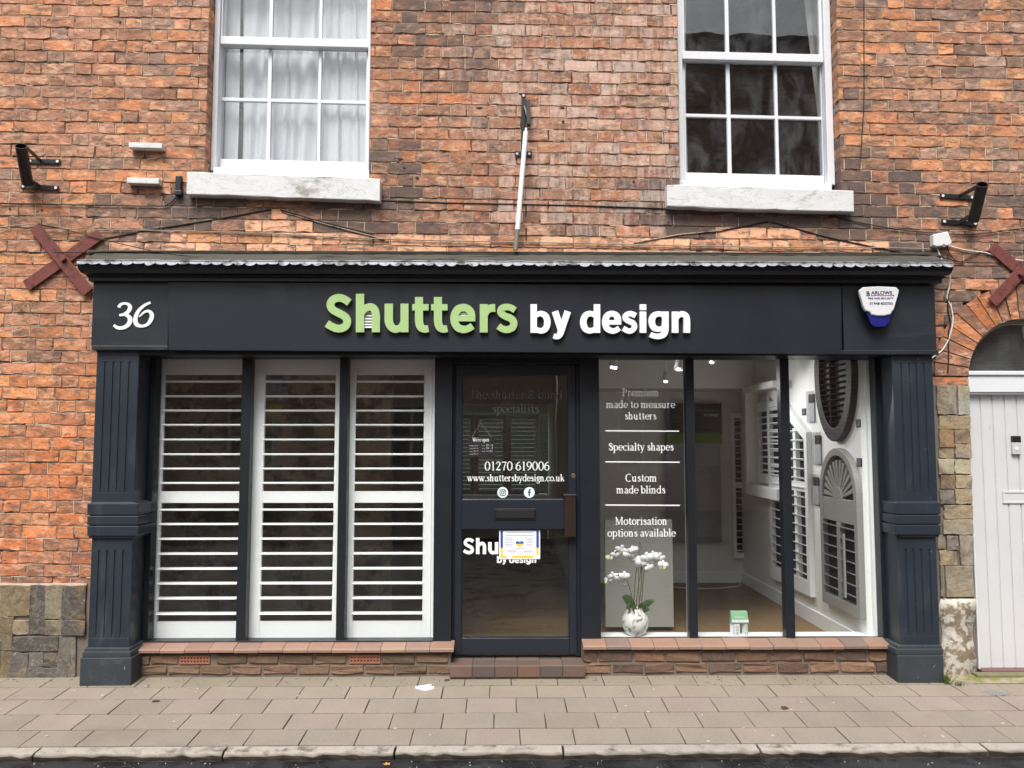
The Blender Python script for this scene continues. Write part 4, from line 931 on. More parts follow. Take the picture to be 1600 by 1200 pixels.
SG = {
 'a': (_stem(.66, 0, .75, '') + [([(.18, .72), (.3, .93), (.52, .93), (.66, .68)], [.14, .09, .13, .19]), ([(.66, .57), (.36, .49), (.15, .27), (.27, .06), (.5, .1), (.66, .27)], [.06, .09, .19, .13, .08, .06]), ([(.66, .06), (.86, .03)], .1)], .9),
 'b': (_stem(.2, 0, 1.5, 't') + _bowl(.52, .5, .34, .45, 150, -150), 1.0), 'c': (_bowl(.5, .5, .38, .45, 42, 318) + [([(.66, .76), (.82, .76)], .16)], .88),
 'd': (_stem(.78, 0, 1.5) + _bowl(.46, .5, .34, .45, 30, 330), 1.04), 'e': (_bowl(.48, .5, .37, .45, 0, 318) + [([(.13, .53), (.84, .53)], .075)], .92),
 'f': ([([(.3, 0), (.3, .7), (.31, 1.15), (.44, 1.45), (.64, 1.38)], [TK, TK, TK, .12, .14]), ([(.06, .95), (.58, .95)], .075), ([(.08, .035), (.52, .035)], .07)], .62),
 'g': (_bowl(.44, .66, .27, .3, 0, 360) + [([(.3, .36), (.2, .2), (.48, .1), (.78, -.06), (.7, -.32), (.4, -.4), (.13, -.26), (.24, -.02)], [.08, .1, .17, .17, .12, .09, .13, .08]), ([(.64, .84), (.86, .95)], .11)], .9),
 'h': (_stem(.22, 0, 1.5) + _arch(.24), 1.06), 'i': (_stem(.27, 0, 1) + [([(.16, 1.34), (.36, 1.34)], .2)], .54), 'k': (_stem(.22, 0, 1.5) + [([(.3, .42), (.76, .95)], .085), ([(.44, .58), (.86, .03)], TK)], 1.0),
 'l': (_stem(.27, 0, 1.5), .54), 'm': (_stem(.22, 0, 1) + _arch(.24) + _arch(.74), 1.58), 'n': (_stem(.22, 0, 1) + _arch(.24), 1.06), 'o': (_bowl(.5, .5, .38, .45, 0, 360), 1.0),
 'p': (_stem(.22, -.48, 1) + _bowl(.54, .5, .34, .45, 150, -150), 1.04), 'r': (_stem(.22, 0, 1) + [([(.25, .62), (.42, .9), (.62, .9)], [.07, .12, .2])], .76), 's': (_s, .78),
 't': ([([(.3, 1.3), (.3, .7), (.3, .25), (.42, .06), (.62, .14)], [.14, TK, TK, .15, .07]), ([(.06, .95), (.6, .95)], .075)], .66), 'u': ([([(.22, .97), (.22, .6), (.22, .3), (.36, .07), (.58, .11), (.72, .32)], [TK, TK, TK, .15, .09, .06]), ([(.02, .96), (.22, .96)], .07)] + _stem(.74, 0, 1), 1.08),
 'v': (_v(), .92), 'w': (_v() + _v(.5), 1.4), 'y': ([([(.12, 1), (.46, .03)], TK), ([(.78, 1), (.42, -.1), (.3, -.36), (.1, -.38)], [.085, .1, .1, .14]), ([(-.06, .965), (.3, .965)], .07), ([(.62, .965), (.94, .965)], .07)], .92),
 'P': (_stem(.27, 0, 1.45, 'Tb') + [([(.27, 1.4), (.7, 1.37), (.9, 1.08), (.7, .76), (.27, .7)], [.07, .12, .21, .12, .07])], 1.14), 'S': (_sc(_s, 1.46), 1.06), 'C': (_bowl(.68, .72, .54, .7, 48, 312) + [([(1.0, 1.15), (1.0, 1.4)], .1)], 1.3),
 'M': (_stem(.24, 0, 1.45, 'b')[:0] + [([(.26, 0), (.26, 1.42)], .085), ([(.28, 1.42), (.82, .08)], TK), ([(.82, .08), (1.36, 1.42)], .085), ([(.06, .035), (.46, .035)], .07), ([(.06, 1.4), (.3, 1.4)], .07)] + _stem(1.4, 0, 1.45, 'Tb'), 1.7),
 'T': (_stem(.6, 0, 1.42, 'b') + [([(.1, 1.38), (1.1, 1.38)], .09), ([(.12, 1.1), (.12, 1.4)], .08), ([(1.08, 1.1), (1.08, 1.4)], .08)], 1.22), 'W': (_sc(_v() + _v(.5), 1.42), 1.9),
 '0': (_bowl(.5, .7, .38, .68, 0, 360), 1.0), '1': (_stem(.45, 0, 1.4, 'bt'), .86), '2': ([([(.16, 1.08), (.3, 1.34), (.58, 1.34), (.74, 1.05), (.5, .6), (.14, .1)], [.16, .11, .13, .2, .14, .09]), ([(.1, .09), (.82, .09)], .16)], .94), '6': (_six, .96),
 '9': ([([(.96 - x, 1.4 - y) for x, y in p], w_) for p, w_ in _six], .96), '7': ([([(.12, 1.31), (.84, 1.31)], .15), ([(.82, 1.3), (.56, .7), (.42, 0)], [.085, .13, .18])], .92),
 ' ': ([], .46), '.': ([([(.1, .1), (.3, .1)], .2)], .42), '&': (_bowl(.5, .36, .38, .34, 20, 300) + _bowl(.5, 1.08, .26, .3, 0, 360) + [([(.3, .85), (1.0, .05)], TK)], 1.25), "'": ([([(.15, 1.5), (.15, 1.15)], .12)], .32)}
def serif(mb, text, px0, px1, base, Y, xh, dy=.0006, bx=0, rise=0):
    """text from px0 to px1 on baseline `base` (photo pixels) on the plane Y; xh = x-height in pixels"""
    tot = sum(SG[c][1] for c in text); a, b_ = at(px0, base, Y), at(px1, base + rise, Y); sx = (b_.x - a.x) / tot; sz = xh * pxm(Y) * 1.01; u = 0
    for c in text:
        for pts, w_ in SG[c][0]:
            W = [v * sz * (1 + bx) for v in w_] if isinstance(w_, list) else [w_ * sz * (1 + bx)] * len(pts)
            q = [(a.x + (u + p[0]) * sx, a.z + (b_.z - a.z) * (u + p[0]) / tot + p[1] * sz) for p in pts]
            stroke(mb, q, W, lambda x, z: Vector((x, Y, z)), dy, 4, len(pts) > 2)
        u += SG[c][1]
    return mb

# ================================================================ showroom behind the glass
ZF, ZC, XR, YB = .08, 2.42, 2.5, 3.0
def sbox(name, m, *b): mb = MB(); [mb.box(*x) for x in b]; return struct(mb.build(name, m))
BY = 6.8
sbox('showroom_floor', M['sisal'], (-2.9, XR + .2, .14, BY + .2, ZF - .1, ZF))
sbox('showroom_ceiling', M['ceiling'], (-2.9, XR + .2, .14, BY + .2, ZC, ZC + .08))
sbox('showroom_wall', M['wall_white'], (XR, XR + .12, .16, YB + .1, ZF, ZC), (.82, XR - .001, YB, YB + .12, ZF + .001, ZC - .001), (.70, .819, YB, BY, ZF + .001, ZC - .001))
sbox('showroom_wall', M['wall_dark'], (-3.0, -2.88, .16, BY, ZF, ZC), (-2.879, -.95, 1.5, 1.62, ZF + .001, ZC - .001))
# bulkhead, skirting, window boards
sbox('showroom_bulkhead', M['wall_white'], (.83, XR - .002, 2.45, YB - .002, 2.06, ZC - .002), (-.9, .69, 5.6, 5.8, 2.05, ZC - .002))
sbox('showroom_skirting', M['shutter'], (XR - .018, XR, .2, YB - .002, ZF, ZF + .11), (.83, XR - .02, YB - .018, YB, ZF, ZF + .11))
wb = at(800, 997, .115).z
sbox('window_board', M['shutter'], (at(936, 997, .12).x, at(1384, 997, .12).x, .128, .27, wb - .03, wb))
sbox('window_lining', M['shutter'], (at(1356, 700, .14).x, at(1374, 700, .14).x, .128, .24, wb, 2.1), *[(at(p, 700, .14).x, at(p, 700, .14).x + .014, .128, .17, wb, 2.1) for p in (1070.5, 1220)])
sbox('front_lining', M['wall_white'], (-2.9, -2.6, .13, .2, 2.10, ZC), (-2.6, 2.6, .14, .2, 2.12, ZC))
# rear window of the showroom: shutters against the garden
lx0, lx1 = -.9, .69
sbox('showroom_rear_wall', M['wall_white'], (lx0, lx1, BY, BY + .12, ZF, .75), (lx0, lx1, BY, BY + .12, 1.95, ZC), (-2.9, lx0, BY, BY + .12, ZF, ZC))
sbox('lawn', mat('lawn_grass', lin(86, 110, 40), .9, .3, 8, .4, 60, .2), (-8, 8, BY + .3, 24, .0, .1))
hd = tag(MB().box(-8, 8, 15, 16, .1, 2.6).build('garden_hedge', mat('dark_hedge', lin(20, 26, 16), .9, .5, 5, .8, 14, .2, dist=.05), None, .2, 3), 'dark clipped hedge beyond the lawn, glimpsed through the rear shutters', 'hedge')
def louvred(name, label, bays, Y, z0, z1, pitch, lv, mid=None, m=None, stile=.05, railt=.1, depth=.032, group=None, railb=None, tilt=0, slat=.063):
    """full shutter on a plane Y = const. bays: list of (x0, x1) panels"""
    th = thing(name, label, 'shutter', (bays[0][0], Y, z0), group); f = MB(); l = MB(); railb = railb or railt
    for (x0, x1) in bays:
        f.box(x0, x0 + stile, Y, Y + depth, z0, z1).box(x1 - stile, x1, Y, Y + depth, z0, z1)
        f.box(x0 + stile, x1 - stile, Y + .002, Y + depth - .002, z1 - railt, z1).box(x0 + stile, x1 - stile, Y + .002, Y + depth - .002, z0, z0 + railb)
        if mid: f.box(x0 + stile, x1 - stile, Y + .002, Y + depth - .002, mid[0], mid[1])
        for z in lv:
            n = 10; el = [(slat / 2 * math.cos(2 * math.pi * k / n), .0055 * math.sin(2 * math.pi * k / n)) for k in range(n)]
            c, s_ = math.cos(tilt), math.sin(tilt)
            l.extrude([(x0 + stile + .001, Y + depth / 2 + a * c - b_ * s_, z + a * s_ + b_ * c) for a, b_ in el], (x1 - x0 - 2 * stile - .002, 0, 0))
    f.build('shutter_frame', m, th, .003); l.build('louvres', m, th)
    return th
zz = [.83 + .062 * k for k in range(18)]
louvred('rear_shutter', 'three bay white louvred shutter at the back of the shop, seen through the door glass', [(-.90, -.42), (-.415, .07), (.075, .56)], BY - .06, .75, 1.95, .06, zz, None, M['shutter'], .06, .06)

# ---------------------------------------------------------------- three tall white shutters in the left windows
YSH = .145
LV1 = [596, 619, 641.5, 664, 687, 710, 732.5, 755]; LV2 = [796.8, 819.3, 842.3, 865.5, 889, 912, 935.3, 959.3]
LBL = ['tall white louvred shutter in the leftmost shop window beside the pilaster', 'tall white louvred shutter in the middle pane of the left window', 'tall white louvred shutter in the pane next to the shop door']
for i, (t0, t1, b0, b1) in enumerate(((241, 386, 227, 375), (394, 535, 382, 525), (544, 681, 535, 677))):
    Y = YSH; stl, str_ = ((15, 3), (20, 8), (12, 17))[i]; x0 = (at(t0, 560, Y).x + at(b0, 1000, Y).x) / 2; x1 = (at(t1, 560, Y).x + at(b1, 1000, Y).x) / 2
    z0, z1 = at(800, 1004, Y).z, at(800, 556, Y).z
    th = thing('plantation_shutter', LBL[i], 'shutter', (x0, Y, z0), 'tall white shutters in the left shop window')
    o = MB(); fw = .020; fr_w = .012 if i == 0 else fw
    o.box(x0 - .01, x0 + fw, Y - .012, Y + .05, z0, z1).box(x1 - fr_w, x1 + .01, Y - .012, Y + .05, z0, z1).box(x0 + fw, x1 - fr_w, Y - .011, Y + .049, z0, z0 + .022)
    o.build('outer_frame', M['shutter'], th, .003)
    f = MB(); sx0, sx1 = x0 + fw + .003, x1 - fr_w - .003; st, st2 = stl * pxm(Y) - fw + .004, max(.012, str_ * pxm(Y) - fr_w); q = lambda py: at(800, py, Y).z
    f.box(sx0, sx0 + st, Y, Y + .03, z0 + .024, z1).box(sx1 - st2, sx1, Y, Y + .03, z0 + .024, z1)
    for ya, yb in ((556, 586), (767.5, 785.5), (970, 1004)):
        f.box(sx0 + st, sx1 - st2, Y + .002, Y + .028, max(q(yb), z0 + .024), q(ya))
    f.build('shutter_frame', M['shutter'], th, .003)
    l = MB(); l.smooth = False
    for py in LV1 + LV2:
        z = at(800, py, Y - .03).z - .0; n = 14; w_ = .089
        l.extrude([(sx0 + st + .001, Y + .015 + w_ / 2 * math.cos(2 * math.pi * k / n), z + .0074 * math.sin(2 * math.pi * k / n)) for k in range(n)], (sx1 - sx0 - st - st2 - .002, 0, 0))
    l.build('louvres', M['shutter'], th)

# ---------------------------------------------------------------- displays on the right-hand wall
def yz(px, py, X=XR): v = atX(px, py, X); return v.y, v.z
def xp(mb, pts, x, dx): return mb.extrude([(x, y, z) for y, z in pts], (dx, 0, 0))
def ell(cy, cz, ry, rz, a0=0, a1=360, n=40): return [(cy + ry * math.cos(R(a0 + (a1 - a0) * k / n)), cz + rz * math.sin(R(a0 + (a1 - a0) * k / n))) for k in range(n if a1 - a0 == 360 else n + 1)]
def ringx(mb, outer, inner, x, dx):
    n = len(outer); vs = [(x, *p) for p in outer] + [(x, *p) for p in inner] + [(x + dx, *p) for p in outer] + [(x + dx, *p) for p in inner]; fs = []
    for i in range(n):
        j = (i + 1) % n; fs += [(i, j, n + j, n + i), (2 * n + i, 3 * n + i, 3 * n + j, 2 * n + j), (i, 2 * n + i, 2 * n + j, j), (n + i, n + j, 3 * n + j, 3 * n + i)]
    return mb.add(vs, fs)
# black oval
ya, yb = yz(1342, 600)[0], yz(1282, 600)[0]; cy, ry = (ya + yb) / 2, (yb - ya) / 2; zb_ = yz(1314, 690)[1]; cz = yz(1314, 592)[1] + .04; rz = cz - zb_
th = thing('oval_shutter', 'black oval louvred shutter hung on the white showroom wall', 'shutter', (XR, cy, zb_))
m_ = MB(); ringx(m_, ell(cy, cz, ry, rz), ell(cy, cz, ry * .72, rz * .8), XR - .05, .05); m_.build('shutter_frame', M['shutter_black'], th, .006)
m_ = MB(); xp(m_, ell(cy, cz, ry * .73, rz * .81), XR - .008, .006); m_.build('backing', M['black'], th)
m_ = MB(); k = -.9
M['black_sheen'] = mat('black_sheen', (.007, .0075, .0075, 1), .8, .1, 5, 0, spec=.05)
while k < .92:
    hw = ry * .71 * math.sqrt(1 - k * k); z = cz + rz * .79 * k; m_.box(XR - .046, XR - .012, cy - hw, cy + hw, z - .004, z + .004); k += .105
m_.box(XR - .047, XR - .011, cy + ry * .1, cy + ry * .1 + .025, cz - rz * .78, cz + rz * .78); m_.build('louvres', M['black_sheen'], th)
# stone grey arched shutter with a sunburst top
y1, y0 = yz(1290, 800)[0], yz(1349, 800)[0]; zt_ = yz(1314, 700)[1]; zb_ = yz(1291, 938)[1]; cy = (y0 + y1) / 2; ry = (y1 - y0) / 2; zs_ = yz(1320, 775)[1]; rz = zt_ - zs_
th = thing('arched_shutter', 'stone grey arched shutter with a sunburst top on the showroom wall', 'shutter', (XR, cy, zb_))
m_ = MB(); X0 = XR - .045
out = ell(cy, zs_, ry, rz, 0, 180, 24) + [(y0, zb_), (y1, zb_)]; fwd = .055
inn = ell(cy, zs_, ry - fwd, rz - fwd, 0, 180, 24) + [(y0 + fwd, zb_ + .08), (y1 - fwd, zb_ + .08)]
ringx(m_, out, inn, X0, .045)
zr = zs_ - .02
m_.box(X0 + .004, XR, y0 + fwd, y1 - fwd, zr - .17, zr); m_.box(X0 + .003, XR - .001, cy - .035, cy + .035, zb_ + .08, zr - .17)
m_.build('shutter_frame', M['shutter_grey'], th, .004)
m_ = MB(); xp(m_, [(y, z) for y, z in inn], XR - .006, .005); m_.build('backing', M['black'], th)
m_ = MB(); hub = .075
xp(m_, ell(cy, zr, hub, hub * 1.15, 0, 180, 14), X0 + .003, .036)
for a in range(8, 173, 13):
    c, s_ = math.cos(R(a)), math.sin(R(a)); r1 = hub * .9; k = 1 / math.sqrt((c / (ry - fwd)) ** 2 + (s_ / (rz - fwd)) ** 2) - .012; wd = .017
    p = [(cy + c * r1 - s_ * .006, zr + s_ * r1 + c * .006), (cy + c * r1 + s_ * .006, zr + s_ * r1 - c * .006), (cy + c * k + s_ * wd, zr + s_ * k - c * wd), (cy + c * k - s_ * wd, zr + s_ * k + c * wd)]
    xp(m_, p, X0 + .008 + (a % 2) * .003, .02)
m_.build('sunburst_slats', M['shutter_grey'], th, .002)
m_ = MB()
z = zb_ + .13
while z < zr - .2:
    for (a, b_) in ((y0 + fwd, cy - .035), (cy + .035, y1 - fwd)): m_.extrude([(X0 - .012, a, z + .012), (X0 - .012, a, z + .02), (X0 + .03, a, z + .004), (X0 + .03, a, z - .004)], (0, b_ - a, 0))
    z += .077
m_.box(X0 - .03, X0 - .018, (y0 + fwd + cy - .035) / 2 - .008, (y0 + fwd + cy - .035) / 2 + .008, zb_ + .12, zr - .24)
m_.build('louvres', M['shutter_grey'], th)
# white shutter with a sloping top
p = [yz(1268, 675), yz(1276, 934)]; y0 = p[0][0]; z1 = p[0][1]; zb_ = yz(1276, 934)[1]; y1 = y0 + .95; zt_ = z1 + (yz(1234, 630)[1] - z1) * (.95 / (yz(1234, 630)[0] - y0)); X0 = XR - .045
th = thing('angled_shutter', 'white louvred shutter with a sloping top edge on the showroom wall', 'shutter', (XR, y0, zb_))
m_ = MB(); sl_ = (zt_ - z1) / (y1 - y0); fwd = .06
ringx(m_, [(y0, zb_), (y0, z1), (y1, zt_), (y1, zb_)], [(y0 + fwd, zb_ + .12), (y0 + fwd, z1 - .06), (y1 - fwd, zt_ - .16), (y1 - fwd, zb_ + .12)], X0, .044)
zm_ = yz(1270, 762)[1]
for yy in (y0 + .25, y0 + .5): m_.box(X0 + .002, XR - .002, yy, yy + .06, zb_ + .1, z1 + sl_ * (yy - y0) - .1)
m_.box(X0 + .003, XR - .003, y0 + fwd, y1 - fwd, zm_ - .04, zm_ + .04); m_.build('shutter_frame', M['shutter'], th, .003)
m_ = MB(); xp(m_, [(y0 + fwd, zb_ + .12), (y0 + fwd, z1 - .06), (y1 - fwd, zt_ - .16), (y1 - fwd, zb_ + .12)], XR - .006, .005); m_.build('backing', M['black'], th)
m_ = MB(); z = zb_ + .16
while z < z1 + .3:
    ys = y0 + fwd + max(0, (z - (z1 - .07)) / sl_); m_.extrude([(X0 - .012, ys, z + .010), (X0 - .012, ys, z + .018), (X0 + .03, ys, z + .004), (X0 + .03, ys, z - .004)], (0, y1 - fwd - ys, 0)); z += .077
m_.build('louvres', M['shutter'], th)
# shutter in the window niche further back
ya, yb = yz(1216, 700)[0] - .2, yz(1190, 700)[0]; za, zb_ = yz(1200, 755)[1], yz(1200, 628)[1]
th = thing('niche_shutter', 'white louvred shutter set in a niche towards the back of the showroom wall', 'shutter', (XR, ya, za))
m_ = MB(); X0 = XR - .04
for a, b_ in ((ya, ya + .05), ((ya + yb) / 2 - .03, (ya + yb) / 2 + .03), (yb - .05, yb)): m_.box(X0, XR - .001, a, b_, za, zb_)
m_.box(X0 + .002, XR - .002, ya + .05, yb - .05, za, za + .09).box(X0 + .002, XR - .002, ya + .05, yb - .05, zb_ - .09, zb_)
m_.box(X0 - .09, XR - .001, ya - .1, yb + .12, za - .12, za - .02).box(X0 - .09, XR - .001, yb + .06, yb + .14, za - .018, zb_ + .1).box(X0 - .10, XR - .001, ya - .1, yb + .14, zb_ + .1, zb_ + .16)
m_.build('shutter_frame', M['shutter'], th, .003); l = MB(); z = za + .12
while z < zb_ - .1: l.box(X0 + .004, XR - .012, ya + .05, yb - .05, z - .004, z + .01); z += .062
l.build('louvres', M['shutter'], th); l = MB(); l.box(XR - .008, XR - .003, ya + .05, yb - .05, za + .09, zb_ - .09); l.build('backing', M['black'], th)
# narrow tall shutter at the far corner
x0, x1 = at(1144, 760, YB - .05).x, at(1168, 760, YB - .05).x
zA, zB = at(800, 872, YB).z, at(800, 645, YB).z; n_l = 20
th = louvred('corner_shutter', 'narrow white shutter with dark gaps in the far corner of the showroom', [(x0, x1 - .01)], YB - .06, zA, zB, .07, [zA + .08 + (zB - zA - .16) * k / n_l for k in range(n_l + 1)], ((zA + zB) / 2 - .03, (zA + zB) / 2 + .03), M['shutter'], .035, .06)
m_ = MB(); m_.box(x0 + .03, x1 - .04, YB - .012, YB - .006, zA + .05, zB - .05); m_.build('backing', M['black'], th)
# brochure holders and little swatch cards
def holder(px0, px1, py0, py1, label):
    (ya, za), (yb, zb_) = yz(px0, py1), yz(px1, py0); za = yz((px0 + px1) / 2, py1)[1]; zb_ = yz((px0 + px1) / 2, py0)[1]; a, b_ = min(ya, yb), max(ya, yb)
    c_ = (a + b_) / 2; a, b_ = c_ - .085, c_ + .085
    th = thing('brochure_holder', label, 'brochure holder', (XR, a, za), 'brochure holders on the showroom wall')
    m_ = MB(); m_.box(XR - .020, XR - .017, a, b_, za, zb_).box(XR - .0165, XR - .002, a, b_, za - .004, za); m_.build('holder', M['perspex'], th)
    h = zb_ - za; m_ = MB(); m_.box(XR - .012, XR - .006, a + .03, b_ - .03, za + .005, za + h * .62); m_.build('leaflet', M['paper'], th)
    m_ = MB(); m_.box(XR - .012, XR - .006, a + .03, b_ - .03, za + h * .62, za + h * .9); m_.build('leaflet_photo', mat('leaflet_photo', lin(80, 76, 74), .5, .5, 18, 0), th)
holder(1262, 1278, 611, 660, 'clear brochure holder highest on the wall, left of the black oval shutter')
holder(1272, 1288, 675, 726, 'clear brochure holder level with the bottom of the oval shutter')
holder(1269, 1285, 741, 789, 'clear brochure holder lowest on the wall beside the arched shutter')
for (a, b_, c, d, lb) in ((1339, 1345, 655, 668, 'small dark price card just right of the black oval shutter'), (1340, 1347, 716, 729, 'small dark price card right of the arched shutter top'), (1254, 1259.5, 638, 649, 'small dark price card left of the highest brochure holder')):
    ya, za = yz(a, d); yb, zb_ = yz(b_, c); th = thing('price_card', lb, 'card', (XR, ya, za), 'price cards on the showroom wall')
    m_ = MB(); m_.box(XR - .006, XR, min(ya, yb), max(ya, yb), za, zb_); m_.build('card', mat('dark_card', lin(36, 38, 50), .5, .02, 10, 0), th)
    l = MB()
    for k in range(4): l.box(XR - .0075, XR - .006, min(ya, yb) + .012, max(ya, yb) - .012, za + (zb_ - za) * (.18 + .2 * k), za + (zb_ - za) * (.24 + .2 * k))
    l.build('printed_lines', M['grey_ink'], th)
# banner and grey board
Y = YB - .08; th = thing('roller_banner', 'tall grey and green roller banner against the back of the showroom', 'banner', at(1095, 848, Y))
m_ = MB(); m_.pbox(1040, 675, 1128, 848, Y, .01); m_.build('banner_sheet', M['banner_grey'], th)
m_ = MB(); m_.pbox(1040, 676, 1128, 693, Y - .004, .003); m_.build('green_band', M['banner_green'], th)
m_ = MB(); m_.pbox(1040, 630, 1128, 676, Y, .01); m_.build('photo_panel', mat('banner_photo', lin(44, 46, 52), .5, .6, 4, 0), th)
text_mesh('banner_title', 'Shutters', M['banner_green'], th, at(1086, 644, Y), at(1122, 644, Y), Y - .003); text_mesh('banner_title', 'by design', M['vinyl'], th, at(1100, 650, Y), at(1122, 650, Y), Y - .003)
m_ = MB()
for k, py in enumerate((700, 704, 742, 746, 772, 776, 812, 816, 836)): m_.pbox(1088 + (k % 3) * 4, py, 1121 - (k % 2) * 6, py + 1.6, Y - .003, .002)
m_.build('printed_lines', M['grey_ink'], th)
Y = .85; o = MB(); o.pbox(945, 812, 1053, 980, Y, .05); tag(o.build('display_board', M['panel_grey'], None, .004), 'plain grey display board standing behind the white orchid', 'board')
sb = MB(); sb.tube(cr([atX(1150, 905, XR - .03), atX(1152, 916, XR - .2), (1.9, 2.6, ZF + .01), (1.5, 2.8, ZF + .01), (1.1, 2.75, ZF + .01)], 8), .006); tag(sb.build('floor_cable', M['cable_white']), 'pale cable trailing across the showroom carpet by the skirting', 'cable')
# spotlights on the showroom ceiling
em = NT('lit_lamp'); em.p.inputs['Emission Color'].default_value = (1, .97, .9, 1); em.p.inputs['Emission Strength'].default_value = 5; em.p.inputs['Base Color'].default_value = (.8, .8, .8, 1)
for px, py, Y, lb in ((957, 574, 1.1, 'white ceiling spotlight behind the window lettering, above the word Premium'), (1060, 577, 1.1, 'white ceiling spotlight near the top right of the lettered pane'), (1112, 566, 1.5, 'white ceiling spotlight at the top of the middle right pane'), (1040, 596, 2.1, 'smaller ceiling spotlight further back behind the lettered pane')):
    c = at(px, py, Y); th = thing('spotlight', lb, 'spotlight', c, 'spotlights on the showroom ceiling'); a = Vector((-.12, -.25, -.5)).normalized()
    m_ = MB(); m_.tube([c - a * .11, c - a * .02, c], [.028, .036, .038], 14); m_.build('lamp_head', M['shutter'], th)
    m_ = MB(); m_.tube([c - a * .06, Vector((c.x, c.y, ZC))], .008, 8); m_.build('arm', M['shutter'], th)
    m_ = MB(); m_.tube([c + a * .001, c + a * .003], .016, 12); m_.build('bulb', em.m, th)
    sp = bpy.data.lights.new('spot_lamp', 'SPOT'); sp.energy = 11; sp.spot_size = R(95); sp.spot_blend = .8; sp.shadow_soft_size = .02; sp.color = (1, .99, .97)
    so_ = bpy.data.objects.new('lamp_light', sp); COL.objects.link(so_); so_.location = c + a * .02; so_.rotation_euler = (Vector((XR, .9, 1.3)) - c).to_track_quat('-Z', 'Y').to_euler(); own(so_, th)

# ---------------------------------------------------------------- orchid on the window board
Y = .20; pc = at(993, 997, Y); s1 = pxm(Y); z0 = wb
orch = thing('orchid', 'white orchid with arching sprays in a round speckled white pot on the window board', 'plant', (pc.x, Y, z0))
prof = [(.0, 0), (11, 0), (15, 3), (19, 11), (20.5, 19), (19.5, 27), (16, 34), (12.5, 38.5), (12, 40), (10.5, 39.5), (11, 36), (0, 35)]
m_ = MB(); m_.lathe([(r * s1, z * s1) for r, z in prof], (pc.x, Y, z0 + .001), 36); m_.build('pot', M['pot'], orch)
o3 = lambda px, py, d=0: at(px, py, Y) + Vector((0, d, 0))
st_ = MB()
for pts, r in ((((993, 958, 0), (995, 930, -.01), (1000, 895, -.015), (1001, 875, -.02), (992, 866, -.03), (975, 858, -.03), (958, 863, -.03), (949, 872, -.03)), .0032), (((996, 958, 0), (1002, 920, .01), (1004, 880, 0), (1012, 866, -.01), (1024, 868, -.02), (1036, 886, -.03)), .0032),
               (((990, 956, .0), (986, 930, -.02), (978, 905, -.04), (968, 896, -.05), (952, 902, -.05), (946, 910, -.05)), .0028), (((999, 958, 0), (998, 900, .01), (999, 852, .01), (1001, 850, .01), (1003, 860, .01)), .002), (((1002, 957, .01), (1006, 900, .01), (1009, 882, 0)), .003), (((990, 957, .01), (993, 905, .01), (996, 880, 0)), .003)):
    st_.tube(cr([o3(*p) for p in pts], 6), r, 7)
st_.build('stem', M['stem'], orch)
lf = MB(); lf.smooth = True
def leafm(mb, base, tip, wd, sag, n=9):
    b0, t0 = Vector(base), Vector(tip); ax = (t0 - b0); sd = ax.cross(Vector((0, -1, .35))).normalized(); vs = []
    for i in range(n + 1):
        t = i / n; c = b0 + ax * t + Vector((0, 0, sag * math.sin(math.pi * t * .8))); w_ = wd * math.sin(math.pi * min(.98, .12 + .86 * t)) ** .7
        vs += [c - sd * w_, c + Vector((0, .010 * math.sin(math.pi * t), -.006)), c + sd * w_]
    mb.add(vs, [(i * 3 + k, i * 3 + k + 1, (i + 1) * 3 + k + 1, (i + 1) * 3 + k) for i in range(n) for k in range(2)])
for b_, t_, wd, sg in (((993, 955, 0), (971, 933, -.04), .030, .03), ((997, 956, 0), (1021, 938, -.05), .022, .02), ((990, 955, -.01), (976, 950, -.08), .026, .03), ((995, 956, -.02), (985, 951, -.09), .026, .02), ((998, 956, -.02), (1005, 944, -.09), .026, .02), ((1000, 956, -.01), (1012, 952, -.07), .022, .02)):
    leafm(lf, o3(*b_), o3(*t_), wd, sg)
lo_ = lf.build('leaf', M['leaf'], orch, fix=False); so = lo_.modifiers.new('thick', 'SOLIDIFY'); so.thickness = .003
def bloom(c, r, yaw, pit, roll):
    fl = MB(); fl.smooth = True; lip = MB()
    Mx = Matrix.Translation(c) @ Matrix.Rotation(yaw, 4, 'Z') @ Matrix.Rotation(pit, 4, 'X') @ Matrix.Rotation(roll, 4, 'Y')
    for k, (a, L, wd, dp) in enumerate(((90, 1, .36, .0), (210, 1, .36, .0), (330, 1, .36, .0), (12, 1.08, .6, -.12), (168, 1.08, .6, -.12))):
        ca, sa = math.cos(R(a)), math.sin(R(a)); vs = []; n = 5
        for i in range(n + 1):
            t = i / n; w_ = wd * math.sin(math.pi * (.08 + .84 * t)) ** .6; cup = -.16 * math.sin(t * 1.8) * (1 if dp else .4) + .2 * t * t
            for q in (-1, 0, 1):
                u, v = L * t, w_ * q; vs.append(Mx @ Vector((r * (u * ca - v * sa), r * (dp + cup + .12 * abs(q)), r * (u * sa + v * ca))))
        fl.add(vs, [(i * 3 + q, i * 3 + q + 1, (i + 1) * 3 + q + 1, (i + 1) * 3 + q) for i in range(n) for q in range(2)])
    lip.tube([Mx @ Vector((0, -.18 * r, .1 * r)), Mx @ Vector((0, -.34 * r, -.1 * r)), Mx @ Vector((0, -.30 * r, -.3 * r))], [.09 * r, .13 * r, .05 * r], 7)
    fo = fl.build('flower', M['petal'], orch, fix=False); so = fo.modifiers.new('thick', 'SOLIDIFY'); so.thickness = .0012
    lip.build('flower_lip', M['petal_yellow'], fo)
M['bud'] = mat('orchid_bud', lin(214, 216, 170), .5, .05, 10, 0)
